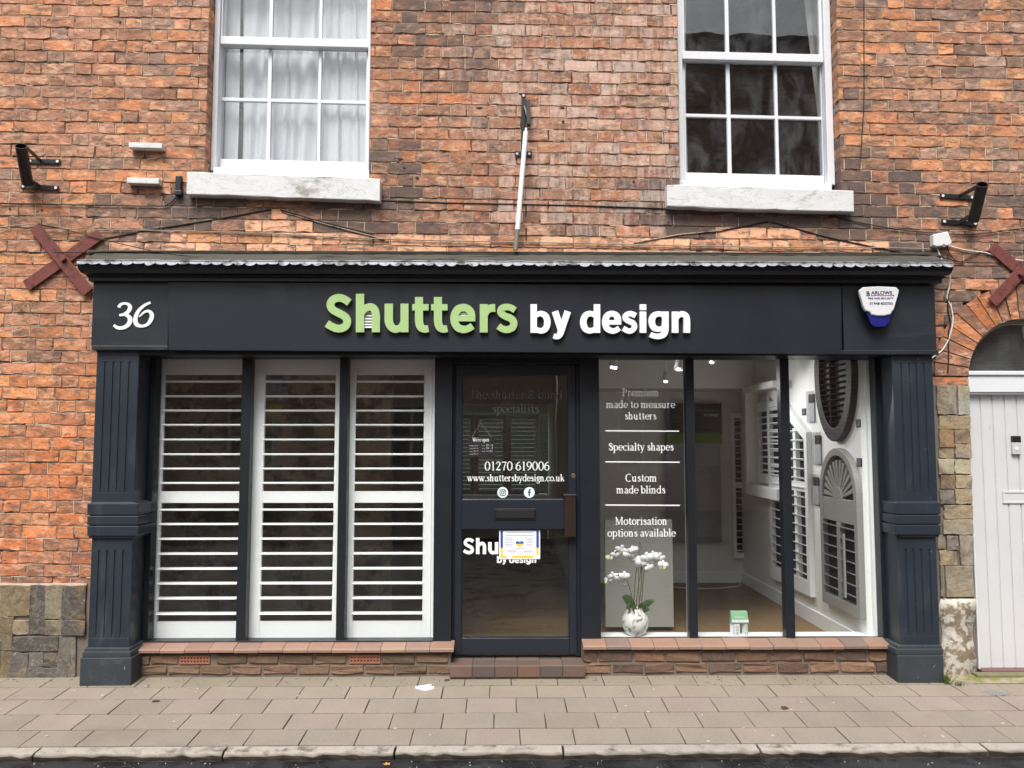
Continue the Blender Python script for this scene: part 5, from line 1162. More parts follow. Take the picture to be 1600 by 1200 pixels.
for i, (px, py, r) in enumerate(((961, 867, 9), (970, 860, 11), (981, 865, 10), (988, 858, 8), (951, 872, 6), (991, 873, 10), (1001, 879, 11), (1009, 871, 11), (1019, 879, 11), (1029, 872, 11), (1034, 882, 9), (1012, 886, 8), (950, 906, 7), (957, 900, 9), (966, 902, 9), (974, 899, 9), (972, 911, 7), (1020, 868, 9))):
    bloom(o3(px, py, -.02 - .012 * (i % 4)), r * s1 * .9, rnd.uniform(-.55, .55), rnd.uniform(-.25, .4), rnd.uniform(-.4, .4))
for px, py, r in ((948, 875, 4), (1036, 890, 3.4), (946, 912, 3), (1030, 889, 2.6)):
    bd = MB(); c = o3(px, py, -.04); bd.lathe([(r * s1 * math.sin(math.pi * k / 6), r * s1 * (1 - math.cos(math.pi * k / 6)) * 1.1) for k in range(7)], c, 10); bd.build('bud', M['bud'], orch)
rt = MB()
for k in range(6): a = -1.2 + .45 * k; rt.tube(cr([(pc.x + .02 * math.sin(a), Y - .02, z0 + 40 * s1), (pc.x + .045 * math.sin(a), Y - .045, z0 + 41 * s1), (pc.x + .062 * math.sin(a), Y - .062 * abs(math.cos(a)) - .012, z0 + 33 * s1), (pc.x + .072 * math.sin(a * 1.1), Y - .08 * abs(math.cos(a)), z0 + (22 + 3 * (k % 3)) * s1)], 5), .0026, 6)
rt.build('aerial_root', M['root'], orch)
# ---------------------------------------------------------------- little card box with leaflets
Y = .17; bx = thing('leaflet_box', 'small green and white cardboard dispenser with folded leaflets on the window board', 'card box', at(1157, 998, Y))
m_ = MB(); a, b_ = at(1143, 974.5, Y), at(1170, 956, Y); m_.add([(a.x, Y, a.z), (b_.x, Y, a.z), (b_.x, Y + .05, a.z), (a.x, Y + .05, a.z), (a.x + .004, Y + .02, b_.z), (b_.x - .004, Y + .02, b_.z), (b_.x - .004, Y + .05, b_.z), (a.x + .004, Y + .05, b_.z)], [(0, 1, 5, 4), (1, 2, 6, 5), (2, 3, 7, 6), (3, 0, 4, 7), (4, 5, 6, 7), (0, 3, 2, 1)])
m_.build('box_top', M['green_card'], bx, .003)
m_ = MB(); c = at(1156, 973.4, Y); q = at(1156, 966, Y)
m_.box(at(1143.5, 973, Y).x, at(1169.5, 973, Y).x, Y - .004, Y - .001, at(1156, 972.5, Y).z, at(1156, 968.5, Y).z); m_.build('box_edge', M['card'], bx)
m_ = MB(); z1 = at(1156, 975, Y).z
for sgn, px0, px1 in ((-1, 1143, 1156), (1, 1162, 1170)):
    a, b_ = at(px0, 990, Y), at(px1, 990, Y); pts = [(a.x, Y + .03, wb + .001), ((a.x + b_.x) / 2, Y - .004, wb + .001), (b_.x, Y + (.0 if sgn < 0 else .02), wb + .001)]
    for p, q in zip(pts, pts[1:]): m_.extrude([p, q, (q[0], q[1], z1), (p[0], p[1], z1)], (0, .0015, 0))
m_.build('leaflet', M['card'], bx)
m_ = MB()
for k in range(7):
    for px0, px1 in ((1145, 1148.5), (1150.5, 1154.5), (1163.5, 1166), (1167, 1169)): m_.pbox(px0, 978 + 2.4 * k, px1, 978.8 + 2.4 * k, Y - .0065, .0005)
m_.build('printed_lines', M['grey_ink'], bx)
text_mesh('box_print', 'shutters', M['vinyl'], bx, at(1149, 966, Y - .001), at(1164, 966, Y - .001), Y + .003)

# ================================================================ lettering on the right-hand pane
YV = YG - .001
v = MB()
for (t_, a, b_, base, xh) in (('Premium', 972, 1030, 619, 8.2), ('made to measure', 947, 1055, 637.5, 8), ('shutters', 976, 1026, 655.5, 8), ('Specialty shapes', 950, 1053, 704, 8.2), ('Custom', 977, 1027, 752.5, 8.2), ('made blinds', 963, 1040, 771, 8), ('Motorisation', 961, 1043, 820, 8.2), ('options available', 949, 1056, 838.5, 8)):
    serif(v, t_, a, b_, base, YV, xh)
for (a, b_, y) in ((946, 1061, 674), (946, 1062, 722.5), (946, 1062.5, 790)):
    p, q = at(a, y, YV), at(b_, y + .6, YV); v.prism([p, q, q + Vector((0, 0, .008)), p + Vector((0, 0, .008))], .0006)
v.build('vinyl_lettering', M['vinyl'], sf)

# ================================================================ the shop door
YD = .085
door = thing('shop_door', 'dark navy glazed shop door with letter box and white vinyl writing', 'door', at(805, 1024, YD))
XD = lambda pt, pb, Y=YD: (at(pt, 570, Y).x + at(pb, 1020, Y).x) / 2
dz = lambda py, Y=YD: at(800, py, Y).z
f = MB(); xa, xb, ga, gb = XD(712, 708.5), XD(898, 903), XD(723, 719.5), XD(887.5, 890.5)
f.box(xa, ga, YD, YD + .045, dz(1023), dz(570)).box(gb, xb, YD, YD + .045, dz(1023), dz(570))
f.box(ga, gb, YD + .001, YD + .044, dz(585), dz(570)).box(ga, gb, YD + .001, YD + .044, dz(827), dz(780)).box(ga, gb, YD + .001, YD + .044, dz(1023), dz(997))
f.build('door_leaf', M['door_paint'], door, .004)
f = MB()
for ya, yb in ((585, 780), (827, 997)):
    e = .006; f.box(ga, ga + e, YD + .008, YD + .03, dz(yb), dz(ya)).box(gb - e, gb, YD + .008, YD + .03, dz(yb), dz(ya)).box(ga + e, gb - e, YD + .008, YD + .03, dz(ya) - e, dz(ya)).box(ga + e, gb - e, YD + .008, YD + .03, dz(yb), dz(yb) + e)
f.build('glazing_bead', M['navy_shade'], door, .001)
YP = YD + .02
for ya, yb in ((585, 780), (827, 997)):
    f = MB(); f.box(ga + .002, gb - .002, YP, YP + .006, dz(yb) + .002, dz(ya) - .002); f.build('door_pane', M['glass'], door)
f = MB(); f.pbox(773, 795, 837, 812, YD - .006, .006); f.build('letter_box', M['black_metal'], door, .002)
f = MB(); f.pbox(775.5, 797, 834.5, 809.5, YD - .010, .004); f.build('letter_flap', M['black'], door, .0015)
f = MB(); f.pbox(882, 774, 900, 839, YD - .05, .05); f.pbox(880, 772.5, 901, 776, YD - .052, .05); f.build('handle', M['brown_metal'], door, .004)
f = MB(); f.disc(at(896, 743.5, YD - .004), 3.8 * pxm(YD), .006); f.build('lock', M['brass'], door, .001)
YV = YP - .001; v = MB()
serif(v, '01270 619006', 757, 859, 735, YV, 9.6); serif(v, 'www.shuttersbydesign.co.uk', 730, 882, 752, YV, 7.2, bx=.1)
v.build('vinyl_lettering', M['vinyl'], door)
v = MB(); serif(v, 'The shutter & blind', 733, 879, 623, YV, 9.2); serif(v, 'specialists', 769, 842, 645, YV, 9.0); v.build('vinyl_lettering', M['vinyl_grey'], door)
YT = YV - .0006
def pxs(strokes, m, name, parent, Y, dy=.0006):
    mb = MB()
    for pts, ws in strokes:
        P3 = [at(p[0], p[1], Y) for p in pts]; W = [x * pxm(Y) for x in ws] if isinstance(ws, (list, tuple)) else ws * pxm(Y)
        stroke(mb, [(p.x, p.z) for p in P3], W, lambda x, z: Vector((x, Y, z)), dy, 6, len(pts) > 2)
    return mb.build(name, m, parent)
sc = .2; zo = lambda st_, ox, oy, k: [([(ox + x * k, oy + y * k) for x, y in pts], [w_ * k for w_ in ws] if isinstance(ws, list) else ws * k) for pts, ws in st_]
for i in range(4): pxs(zo(GREEN[i] if i < 3 else GREEN[3], 723 - 34 * .0845, 866 - 372 * .0845, .0845), M['vinyl'], 'vinyl_letter', door, YT - i * .0001)
for i in range(8): pxs(zo(WHITE[i], 776.5 - 105 * .0445, 879.5 - 413 * .0445, .0445), M['vinyl'], 'vinyl_letter', door, YT)
for cx in (785.5, 827):
    b_ = MB(); b_.disc(at(cx, 769.5, YV), 8.4 * pxm(YV), .0006); b_.build('round_sticker', mat('pale_sticker', (.66, .75, .76, 1), .5, .02, 10, 0), door)
ci = [(785.5 + 2.1 * math.cos(k * math.pi / 6), 769.5 + 2.1 * math.sin(k * math.pi / 6)) for k in range(13)]
sq = [(781.2, 767), (781.2, 772), (783, 773.8), (788, 773.8), (789.8, 772), (789.8, 767), (788, 765.2), (783, 765.2), (781.2, 767)]
pxs([(ci, .9), (sq, .95), (((788, 766.4), (788.2, 767.4)), .9)], M['black'], 'camera_mark', door, YV - .001)
pxs([(((829.6, 765.0), (827.6, 765.2), (826.9, 767.2), (826.9, 771), (826.9, 774.6)), [1.6, 1.8, 1.9, 1.9, 1.9]), (((824.8, 769), (829.4, 769)), 1.5)], M['black'], 'letter_mark', door, YV - .001)
# open sign hung inside
Y = YP + .03; os_ = thing('open_sign', 'small black opening hours board hung on strings inside the door glass', 'sign', at(752, 714, Y))
b_ = MB(); b_.pbox(731, 683, 773, 714, Y, .006); b_.build('board', mat('slate_black', (.012, .011, .013, 1), .6, .05, 10, 0), os_)
b_ = MB(); serif(b_, "We're open", 738.5, 764.5, 690, Y - .001, 4.2, bx=.2); b_.build('lettering', M['vinyl'], os_)
for r_, (a, b2, c, d) in enumerate((('Monday', 'CLOSED', 'Friday', '10 - 4'), ('Tuesday', '10 - 4', 'Saturday', '10 - 3'), ('Wednesday', '10 - 4', 'Sunday', 'CLOSED'), ('Thursday', '10 - 4', '', ''))):
    y = 697 + r_ * 4.4
    for t_, p, q, mm in ((a, 733, 739.5, M['vinyl']), (b2, 740.5, 747, M['vinyl']), (c, 753, 758, M['vinyl']), (d, 760, 770, M['vinyl'])):
        if t_: text_mesh('hours_text', t_, mm, os_, at(p, y, Y), at(q, y, Y), Y - .001)
b_ = MB()
for p in ((737, 683), (768, 683)): b_.tube([at(p[0], p[1], Y), at(751, 661, Y)], .0008, 5)
b_.build('string', M['cable_white'], os_)
b_ = MB(); b_.lathe([(.0, -.016), (.012, -.012), (.017, 0), (.012, .012), (0, .016)], at(751, 660, Y), 14); b_.build('sucker', M['perspex'], os_)
# notice on the lower glass
Y = YT - .003; nt_ = thing('paper_notice', 'white paper notice with blue and yellow border and heart on the lower door glass', 'notice', at(812, 873, Y))
b_ = MB(); b_.pbox(780, 828, 844, 873.5, Y, .0008); b_.build('paper', M['paper'], nt_)
b_ = MB(); b_.pbox(782, 828.6, 785.8, 856, Y - .0006, .0005); b_.pbox(838, 828.6, 842, 856, Y - .0006, .0005); b_.pbox(786, 828.4, 838, 829.4, Y - .0006, .0005); b_.build('blue_border', M['flag_blue'], nt_)
b_ = MB(); b_.pbox(782, 856.3, 785.8, 872, Y - .0006, .0005); b_.pbox(838, 856.3, 842, 867, Y - .0006, .0005); b_.pbox(786, 868, 791.5, 872, Y - .0006, .0005); b_.pbox(800, 868, 833, 872, Y - .0006, .0005); b_.build('yellow_border', M['yellow_ink'], nt_)
hx = lambda t: (812 + 6.3 * math.sin(t) ** 3, 850 - (13 * math.cos(t) - 5 * math.cos(2 * t) - 2 * math.cos(3 * t) - math.cos(4 * t)) * .38)
H_ = [hx(2 * math.pi * k / 40) for k in range(40)]
up = [p for p in H_ if p[1] <= 849.4]; lo2 = [p for p in H_ if p[1] > 849.4]
b_ = MB(); b_.prism([at(p[0], p[1], Y - .0006) for p in H_], .0005); b_.build('heart', M['flag_blue'], nt_)
b_ = MB(); b_.prism([at(p[0], p[1], Y - .0009) for p in lo2], .0002); b_.build('heart_lower', M['yellow_ink'], nt_)
text_mesh('notice_title', 'DONATIONS FOR UKRAINIAN REFUGEES', M['grey_ink'], nt_, at(792.5, 833, Y), at(831.5, 833, Y), Y - .0007, bold=.02)
b_ = MB()
for k, y in enumerate((836, 840, 842.4, 845, 847.6, 850.2, 852.8)):
    if k: b_.pbox(788.5, y, 803 - (k * 5) % 4, y + .8, Y - .0007, .0005); b_.pbox(822, y, 835 - (k * 3) % 4, y + .8, Y - .0007, .0005)
    else: b_.pbox(790, y, 834, y + .8, Y - .0007, .0005)
for a, c, y in ((803, 821, 856.8), (791, 808, 860.2), (818, 831, 860.2), (794, 806, 862), (815, 834, 862), (809, 815, 864.6)): b_.pbox(a, y, c, y + .8, Y - .0007, .0005)
b_.build('printed_lines', M['grey_ink'], nt_)
# ================================================================ things fixed to the wall
def bolt(mb, p, r=.007): mb.lathe([(0, 0), (r, 0)], (0, 0, 0), 3) if False else mb.disc(p, r, .004, 10)
# flag pole holders: a leaning socket on two strap brackets
def holder_bracket(label, top, botm, straps):
    th = thing('flagpole_holder', label, 'bracket', at(*straps[1][0], 0), 'flagpole holders')
    a, c = at(*top, -.26), at(*botm, -.065); ax = (c - a).normalized(); r = .036
    m_ = MB(); u = ax.cross(Vector((0, 1, 0))).normalized(); v = ax.cross(u); n = 24; rings = []
    for (p, rr) in ((a, r), (c, r), (c, r - .005), (a, r - .005)): rings.append([p + (u * math.cos(2 * math.pi * k / n) + v * math.sin(2 * math.pi * k / n)) * rr for k in range(n)])
    m_.add([p for g in rings for p in g], [(j * n + k, j * n + (k + 1) % n, ((j + 1) % 4) * n + (k + 1) % n, ((j + 1) % 4) * n + k) for j in range(4) for k in range(n)])
    m_.build('socket', M['black_metal'], th)
    for (p, q, m1, tgt, k) in straps:
        A, Bq = at(*p, -.012), at(*q, -.012); s_ = MB(); s_.bar(A, Bq, .032, .008, (0, 0, 1))
        t3 = a.lerp(c, k); tg = at(*tgt, t3.y + .01); s_.bar(at(*m1, -.014), tg, .026, .007, (0, 0, 1)); s_.build('strap', M['black_metal'], th, .001)
        b2 = MB()
        for t in (.07, .93): b2.disc(A.lerp(Bq, t) + Vector((0, -.009, 0)), .010, .006, 10)
        b2.build('bolt', M['plastic_white'], th)
holder_bracket('black tubular flagpole holder on the left of the brick wall', (33, 228), (43, 287), (((44, 252), (94, 252.5), (63, 251), (43, 232), .12), ((33, 291), (92, 294), (62, 291), (49, 283), .9)))
holder_bracket('black tubular flagpole holder on the right of the brick wall', (1535, 288), (1521, 344), (((1469, 306), (1522, 309), (1499, 307), (1526, 292), .12), ((1471, 346), (1527, 350), (1499, 347), (1515, 338), .88)))
# centre pole bracket
th = thing('pole_bracket', 'tall thin black bracket bolted to the brick between the upper windows', 'bracket', at(818, 258, 0))
b = MB(); b.bar(at(818, 146, -.008), at(817, 259, -.008), .030, .008, (1, 0, 0)); b.bar(at(804, 240, -.014), at(831, 240, -.014), .034, .006, (0, 0, 1)); b.build('back_plate', M['black_metal'], th, .001)
b = MB(); b.bar(at(825, 158, -.06), at(826, 196, -.07), .026, .05, (1, 0, 0)); b.bar(at(819, 168, -.03), at(825, 190, -.05), .014, .05, (1, 0, 0)); b.bar(at(821, 182, -.05), at(815, 240, -.03), .006, .006); b.build('hinge_arm', M['black_metal'], th, .002)
b = MB(); [b.disc(at(px, py, -.018), .009, .006, 10) for px, py in ((818, 149, ), (808, 240), (827, 240))]; b.build('bolt', M['steel'], th)
th = thing('white_pole', 'slim white pole with grey lower end hanging aslant from the centre bracket', 'pole', at(808, 392, -.09))
b = MB(); b.tube([at(822, 200, -.085), at(821.5, 207, -.085)], .008, 10); b.tube([at(821.5, 206, -.085), at(808.6, 359, -.075)], .0165, 14); b.build('pole_shaft', M['pvc_pole'], th)
b = MB(); b.tube([at(808.6, 359.2, -.075), at(805.6, 391, -.075)], .0135, 12); b.build('pole_end', M['grey_metal'], th)
# two white timber blocks on the left
for (x0, y0, x1, y1, lb) in ((201, 222, 253, 231, 'white painted timber block, the upper of the pair on the left wall'), (198, 277, 248, 286.5, 'white painted timber block, the lower of the pair on the left wall')):
    b = MB(); p, q = at(x0, y0, -.06), at(x1, y1, -.06); d = q.z - p.z; b.prism([(p.x, -.06, p.z), (q.x, -.06, p.z - .006), (q.x, -.06, q.z - .004), (p.x, -.06, q.z + .002)], .06)
    tag(b.build('timber_block', M['stone_white'], None, .004), lb, 'block', 'white timber blocks on the wall')
b = MB(); p = at(278, 290, -.03); b.pbox(274, 274, 282, 304, -.035, .035); b.pbox(272.5, 297, 283, 304.5, -.04, .04); tag(b.build('wall_hook', M['black_metal'], None, .005), 'small black iron fitting beside the left upper window sill', 'fitting')
# tie-rod crosses
def cross(label, arms, nut):
    th = thing('pattress_cross', label, 'wall plate', at(*nut, 0), 'tie rod crosses on the wall')
    for i, (p, q) in enumerate(arms):
        Y = -.016 - .014 * i; b = MB(); b.bar(at(*p, Y), at(*q, Y), .078, .012); b.build('plate', M['rust'], th, .002)
    b = MB(); b.disc(at(*nut, -.05), .022, .02, 6); b.disc(at(*nut, -.06), .012, .02, 10); b.build('nut', M['rust'], th, .002)
cross('rusty red iron cross plate at the left end of the cornice', (((41, 447), (157, 366)), ((54, 354), (138, 457))), (98, 404))
cross('rusty red iron cross plate over the white house door, cut by the photo edge', (((1549, 385), (1648, 470)), ((1550, 473), (1640, 378))), (1597, 428))
# junction box and alarm box
th = thing('junction_box', 'square white plastic cable box on the brick right of the cornice', 'junction box', at(1473, 384, 0))
b = MB(); Y = -.06; b.prism([at(1458.5, 366, Y), at(1481.5, 361.5, Y), at(1488, 379, Y), at(1484, 383, Y), at(1463, 385, Y), at(1459, 383, Y)], .055); b.build('lid', M['plastic_white'], th, .006, 3)
b = MB(); b.pbox(1473, 381, 1477, 386, -.066, .006); b.build('latch', M['steel'], th)
al = thing('alarm_box', 'white and blue burglar alarm box with printed company name on the right fascia', 'alarm box', at(1372, 480, YF))
Y = YF - .075
b = MB(); ou = [(1340, 455), (1347, 449), (1374, 447.5), (1400, 449.5), (1405, 455), (1403, 464), (1388, 506), (1383, 511), (1366, 511), (1361, 507)]
fr_ = [at(x, y, Y + .01) for x, y in ou]; bk_ = [at(1372 + (x - 1372) * 1.06, 478 + (y - 478) * 1.03, YF - .001) for x, y in ou]; n = len(ou)
b.add(fr_ + bk_, [tuple(range(n)), tuple(range(2 * n - 1, n - 1, -1))] + [(i, i + n, (i + 1) % n + n, (i + 1) % n) for i in range(n)]); b.build('base', M['blue_plastic'], al, .008, 3)
b = MB(); ou = [(1342, 454), (1349, 448.5), (1374, 447), (1401, 448.5), (1405.5, 454), (1403, 464), (1397, 484), (1394, 487), (1392.5, 491), (1382, 493.5), (1372, 493.5), (1362, 492), (1360, 488), (1352, 485), (1349, 478)]
b.prism([at(x, y, Y) for x, y in ou], .03); b.build('cover', M['plastic_white'], al, .008, 3)
Yt = Y - .0012
text_mesh('printed_name', 'B', M['blue_ink'], al, at(1354, 462.5, Yt), at(1359.5, 462.5, Yt), Yt, bold=.03); text_mesh('printed_name', 'ARLOWS', M['blue_ink'], al, at(1361, 460, Yt), at(1394, 460, Yt), Yt, bold=.03, height=5.4 * pxm(Yt))
b = MB(); b.prism([at(1361, 461.2, Yt), at(1395, 461.2, Yt), at(1395, 460, Yt), at(1398.5, 462.4, Yt), at(1361, 462.4, Yt)], .001); b.build('printed_rule', M['red_ink'], al)
text_mesh('printed_name', 'FIRE AND SECURITY', M['blue_ink'], al, at(1356.5, 467.5, Yt), at(1396.5, 467.5, Yt), Yt, bold=.03, height=2.9 * pxm(Yt)); text_mesh('printed_number', '01948 820700', M['blue_ink'], al, at(1359, 476, Yt), at(1395, 476, Yt), Yt, bold=.02, height=4 * pxm(Yt))

# cables
def cable(pts, r, m, label, sag=0):
    b = MB(); b.tube(cr([at(p[0], p[1], p[2] if len(p) > 2 else -.012) for p in pts], 6), r, 6); tag(b.build('cable', M[m]), label, 'cable')
cable(((-120, 316), (0, 317.5), (120, 320), (245, 322), (262, 319), (272, 312), (277, 302)), .0042, 'cable', 'black cable running left from the iron fitting under the left window')
cable(((-120, 352), (0, 354.5, -.018), (15, 353, -.02), (50, 350.5, -.03), (70, 353, -.03), (110, 358, -.02), (210, 359.5), (330, 362), (420, 365), (560, 372), (700, 376, -.014), (900, 380, -.014), (1060, 384, -.014), (1240, 386.5), (1370, 387), (1448, 389), (1460, 389.5), (1466, 385)), .0040, 'cable_grey', 'thin grey clipped cable running along the brick above the shop roof')
cable(((60, 350.5, -.035), (100, 358, -.03), (160, 374, -.03), (230, 390, -.04), (290, 400, -.10), (350, 404, -.14)), .0035, 'cable', 'black cable drooping from the left cross plate down to the lead roof')
cable(((-120, 392.5), (0, 393.5), (110, 394.5, -.04), (200, 393, -.055), (500, 393, -.06), (800, 394, -.06), (1100, 395.5, -.06), (1400, 397, -.06), (1470, 402, -.04), (1500, 409, -.02), (1560, 411), (1720, 412)), .0036, 'cable', 'long black cable along the top of the lead flashing')
cable(((1297, 337), (1340, 347), (1400, 358), (1460, 364), (1520, 366), (1600, 357), (1720, 350)), .0036, 'cable', 'black cable sagging from the right window sill to the right edge')
cable(((1480, 385), (1484, 397), (1494, 407), (1505, 408), (1522, 398), (1548, 392), (1600, 391), (1720, 393)), .0034, 'cable', 'black cable looping below the white cable box')
cable(((1482, 384), (1510, 391), (1540, 395), (1580, 405), (1720, 420)), .0045, 'cable_white', 'pale cable running right from the white cable box across the cross plate')
cable(((1464, 386), (1468, 398, -.03), (1474, 410, -.05), (1478, 414, -.08)), .0045, 'cable_white', 'short white cable from the white box down to the shop roof')
cable(((1485, 425, -.06), (1484, 445, -.03), (1480, 465), (1486, 480), (1489, 500), (1484, 525), (1474, 545), (1462, 555), (1455, 560, -.02)), .0048, 'cable_white', 'white cable looping down the brick beside the right end of the fascia')
cable(((1486, 426, -.05), (1483, 450, -.02), (1481, 480), (1485, 505), (1482, 520), (1482, 560), (1481, 583)), .0044, 'cable', 'black cable hanging beside the fascia into the arch brickwork')
cable(((1350, -60), (1350, 60), (1350, 150), (1347, 210), (1344, 260)), .003, 'cable', 'thin dark cable running down the brick right of the dark upper window')

# ================================================================ the neighbouring white door
YH = .045
hd_ = thing('house_door', 'white boarded house door under a brick arch at the right edge', 'door', at(1560, 1046, YH))
cx = ARc.x; L = at(1519.5, 800, YH).x; Rr_ = 2 * cx - L; zt_, zb_ = at(1560, 616, YH).z, at(1560, 1045, YH).z
b = MB(); x = L
while x < Rr_ - .01:
    w2 = 19.2 * pxm(YH); x2 = min(x + w2, Rr_); b.box(x + .004, x2 - .004, YH, YH + .035, zb_, zt_); x = x2
b.box(L + .001, Rr_ - .001, YH + .008, YH + .034, zb_ + .001, zt_ - .001); b.build('door_boards', M['door_white'], hd_, .003, 1)
b = MB(); b.box(cx - ARi + .002, L - .003, .02, .12, -.02, zt_); b.box(Rr_ + .003, cx + ARi - .002, .02, .12, -.02, zt_)
b.box(cx - ARi + .002, cx + ARi - .002, .0, .12, at(1560, 613, 0).z, at(1560, 586, 0).z); b.box(cx - ARi - .0, cx + ARi, -.012, .12, at(1560, 586, -.012).z, at(1560, 579.5, -.012).z); b.build('door_frame', M['white'], hd_, .004)
b = MB(); zc = ARc.z - .0; a0 = 0
ou = [(cx + (ARi - .004) * math.cos(math.pi * k / 30), zc + (ARi - .004) * math.sin(math.pi * k / 30)) for k in range(31)]; inn = [(cx + (ARi - .03) * math.cos(math.pi * k / 30), zc + (ARi - .03) * math.sin(math.pi * k / 30)) for k in range(31)]
for i in range(30):
    b.prism([(ou[i][0], .05, ou[i][1]), (ou[i + 1][0], .05, ou[i + 1][1]), (inn[i + 1][0], .05, inn[i + 1][1]), (inn[i][0], .05, inn[i][1])], .05)
b.build('fanlight_frame', mat('grey_fanlight_paint', lin(150, 148, 142), .6, .1, 10, .05), hd_)
b = MB(); b.prism([(p[0], .08, p[1]) for p in inn], .006); b.build('fanlight_pane', M['old_glass'], hd_)
b = MB(); b.prism([(p[0], .115, p[1]) for p in ou], .01); b.build('fanlight_board', mat('dark_board', lin(50, 52, 52), .6, .3, 5, 0), hd_)
b = MB(); pL, pR = at(1566, 767, YH - .008), None; z1, z0 = at(1580, 767, YH).z, at(1580, 786.5, YH).z; xl = at(1566, 776, YH).x; xr = 2 * cx - xl
b.box(xl, xr, YH - .008, YH, z0, z0 + .014).box(xl, xr, YH - .008, YH, z1 - .014, z1).box(xl, xl + .014, YH - .008, YH, z0 + .014, z1 - .014).box(xr - .014, xr, YH - .008, YH, z0 + .014, z1 - .014); b.build('letter_plate', M['door_white'], hd_, .002); b = MB(); b.box(xl + .012, xr - .012, YH - .004, YH + .001, z0 + .012, z1 - .012); b.build('letter_flap', M['door_white'], hd_, .001)
bl = thing('door_bell', 'small doorbell with black top and silver face on the white door', 'doorbell', at(1589, 710, YH))
b = MB(); b.pbox(1582, 691, 1596, 710, YH - .022, .022); b.build('face', mat('silver_plastic', (.5, .5, .5, 1), .4, .03, 10, 0), bl, .004); b = MB(); b.pbox(1582, 681, 1596, 691.5, YH - .023, .023); b.build('camera_top', M['black_metal'], bl, .004)
b = MB(); b.disc(at(1589, 701, YH - .025), .014, .004, 18); b.build('button', M['plastic_white'], bl, .001)
b = MB(); b.box(cx - ARi - .002, cx + ARi, -.03, .12, -.05, at(1560, 1048, -.03).z); b.build('door_sill', mat('red_painted_sill', lin(104, 76, 76), .6, .15, 8, .1), hd_, .003)
b = MB(); p0, p1 = atG(1530, 1061), atG(1720, 1056); b.box(p0.x, p1.x, -.1, -.032, -.05, .018); tag(b.build('door_step', M['moss'], None, .008), 'low mossy stone step below the white house door', 'step')
b = MB(); q = [atG(1533, 1082.5), atG(1548, 1079.5), atG(1580, 1085), atG(1562, 1088.5)]
b.extrude([p + Vector((0, 0, .006)) for p in q], (0, 0, -.01)); cv = tag(b.build('stopcock_cover', M['grey_metal'], None, .002), 'small rectangular metal cover set in the mossy paving by the white door', 'cover')
b = MB(); x0, x1 = atG(1505, 1072).x, atG(1720, 1072).x
b.extrude([(x0, -.04, gz(-.04) + .0036), (x1, -.04, gz(-.04) + .0036), (x1, -.20, gz(-.2) + .0036), (x0 + .12, -.2, gz(-.2) + .0036), (x0 - .1, -.1, gz(-.1) + .0036)], (0, 0, -.003)); mo_ = b.build('moss_patch', mat('paving_moss', lin(116, 116, 72), .95, .3, 16, .5, 80, .2, stain=lin(150, 138, 118), stain_rng=(.42, .58), stain_scale=9)); mo_['kind'] = 'stuff'
# ---------------------------------------------------------------- weeds and litter
def tuft(px, py, n, h, label):
    c = atG(px, py); b = MB()
    for k in range(n):
        a = rnd.uniform(0, 6.28); r = rnd.uniform(0, .03); p = c + Vector((r * math.cos(a), r * .6 * math.sin(a), 0)); t = p + Vector((rnd.uniform(-.03, .03), rnd.uniform(-.03, .01), h * rnd.uniform(.5, 1))); m2 = (p + t) / 2 + Vector((rnd.uniform(-.005, .005), 0, .008))
        b.tube([p, m2, t], [.0022, .0017, .0005], 4)
    tag(b.build('grass_tuft', M['grass']), label, 'weed', 'weeds at the wall foot')
tuft(1479, 1068, 40, .07, 'grass tuft growing between the right pilaster plinth and the stone pier'); tuft(1499, 1072, 18, .035, 'low grass tuft at the foot of the limewashed stone')
def litter(name, px, py, rx, ry, h, m, label, cat, seed, group=None):
    r2 = random.Random(seed); c = atG(px, py); s_ = .0040; b = MB(); n = 16; vs = [c + Vector((0, 0, h + .004))]
    for k in range(n):
        a = 2 * math.pi * k / n; j = r2.uniform(.55, 1.1); vs.append(c + Vector((rx * s_ * j * math.cos(a), ry * s_ * 2.6 * j * math.sin(a), .004 + h * .6 * r2.random())))
    for k in range(n): p = vs[k + 1]; vs.append(Vector((p.x, p.y, gz(p.y) + .002)))
    b.add(vs, [(0, k + 1, (k + 1) % n + 1) for k in range(n)] + [(k + 1, n + k + 1, n + (k + 1) % n + 1, (k + 1) % n + 1) for k in range(n)]); tag(b.build(name, M[m]), label, cat, group)
litter('paper_scrap', 666, 1075, 17, 5, .012, 'paper', 'crumpled white paper scrap on the paving below the shop step', 'litter', 4)
litter('dead_leaf', 698, 1063.5, 5, 2, .006, 'leaf_dead', 'small dark dead leaf at the foot of the door step', 'leaf', 5)
litter('dead_leaf', 244, 1096, 6, 1.8, .005, 'leaf_dead', 'dark flat dead leaf on the left part of the paving', 'leaf', 6)
litter('dead_leaf', 1226, 1107, 6, 2.5, .010, 'leaf_dead', 'curled dark dead leaf on the right part of the paving', 'leaf', 7)
b = MB(); rr = random.Random(11)
for (px, py) in ((228, 1073), (213, 1083), (67, 1097), (116, 1080.5), (466, 1087.5), (126, 1143), (370, 1118), (272, 1128), (161, 1087), (974, 1077), (1022, 1078), (1097, 1118), (1162, 1138), (1180, 1143), (1252, 1098), (1013, 1113), (420, 1110)):
    c = atG(px, py); n = 9; rx = rr.uniform(.005, .011); b.extrude([c + Vector((rx * math.cos(6.283 * k / n) * rr.uniform(.7, 1.2), rx * .8 * math.sin(6.283 * k / n), .0046)) for k in range(n)], (0, 0, -.003))
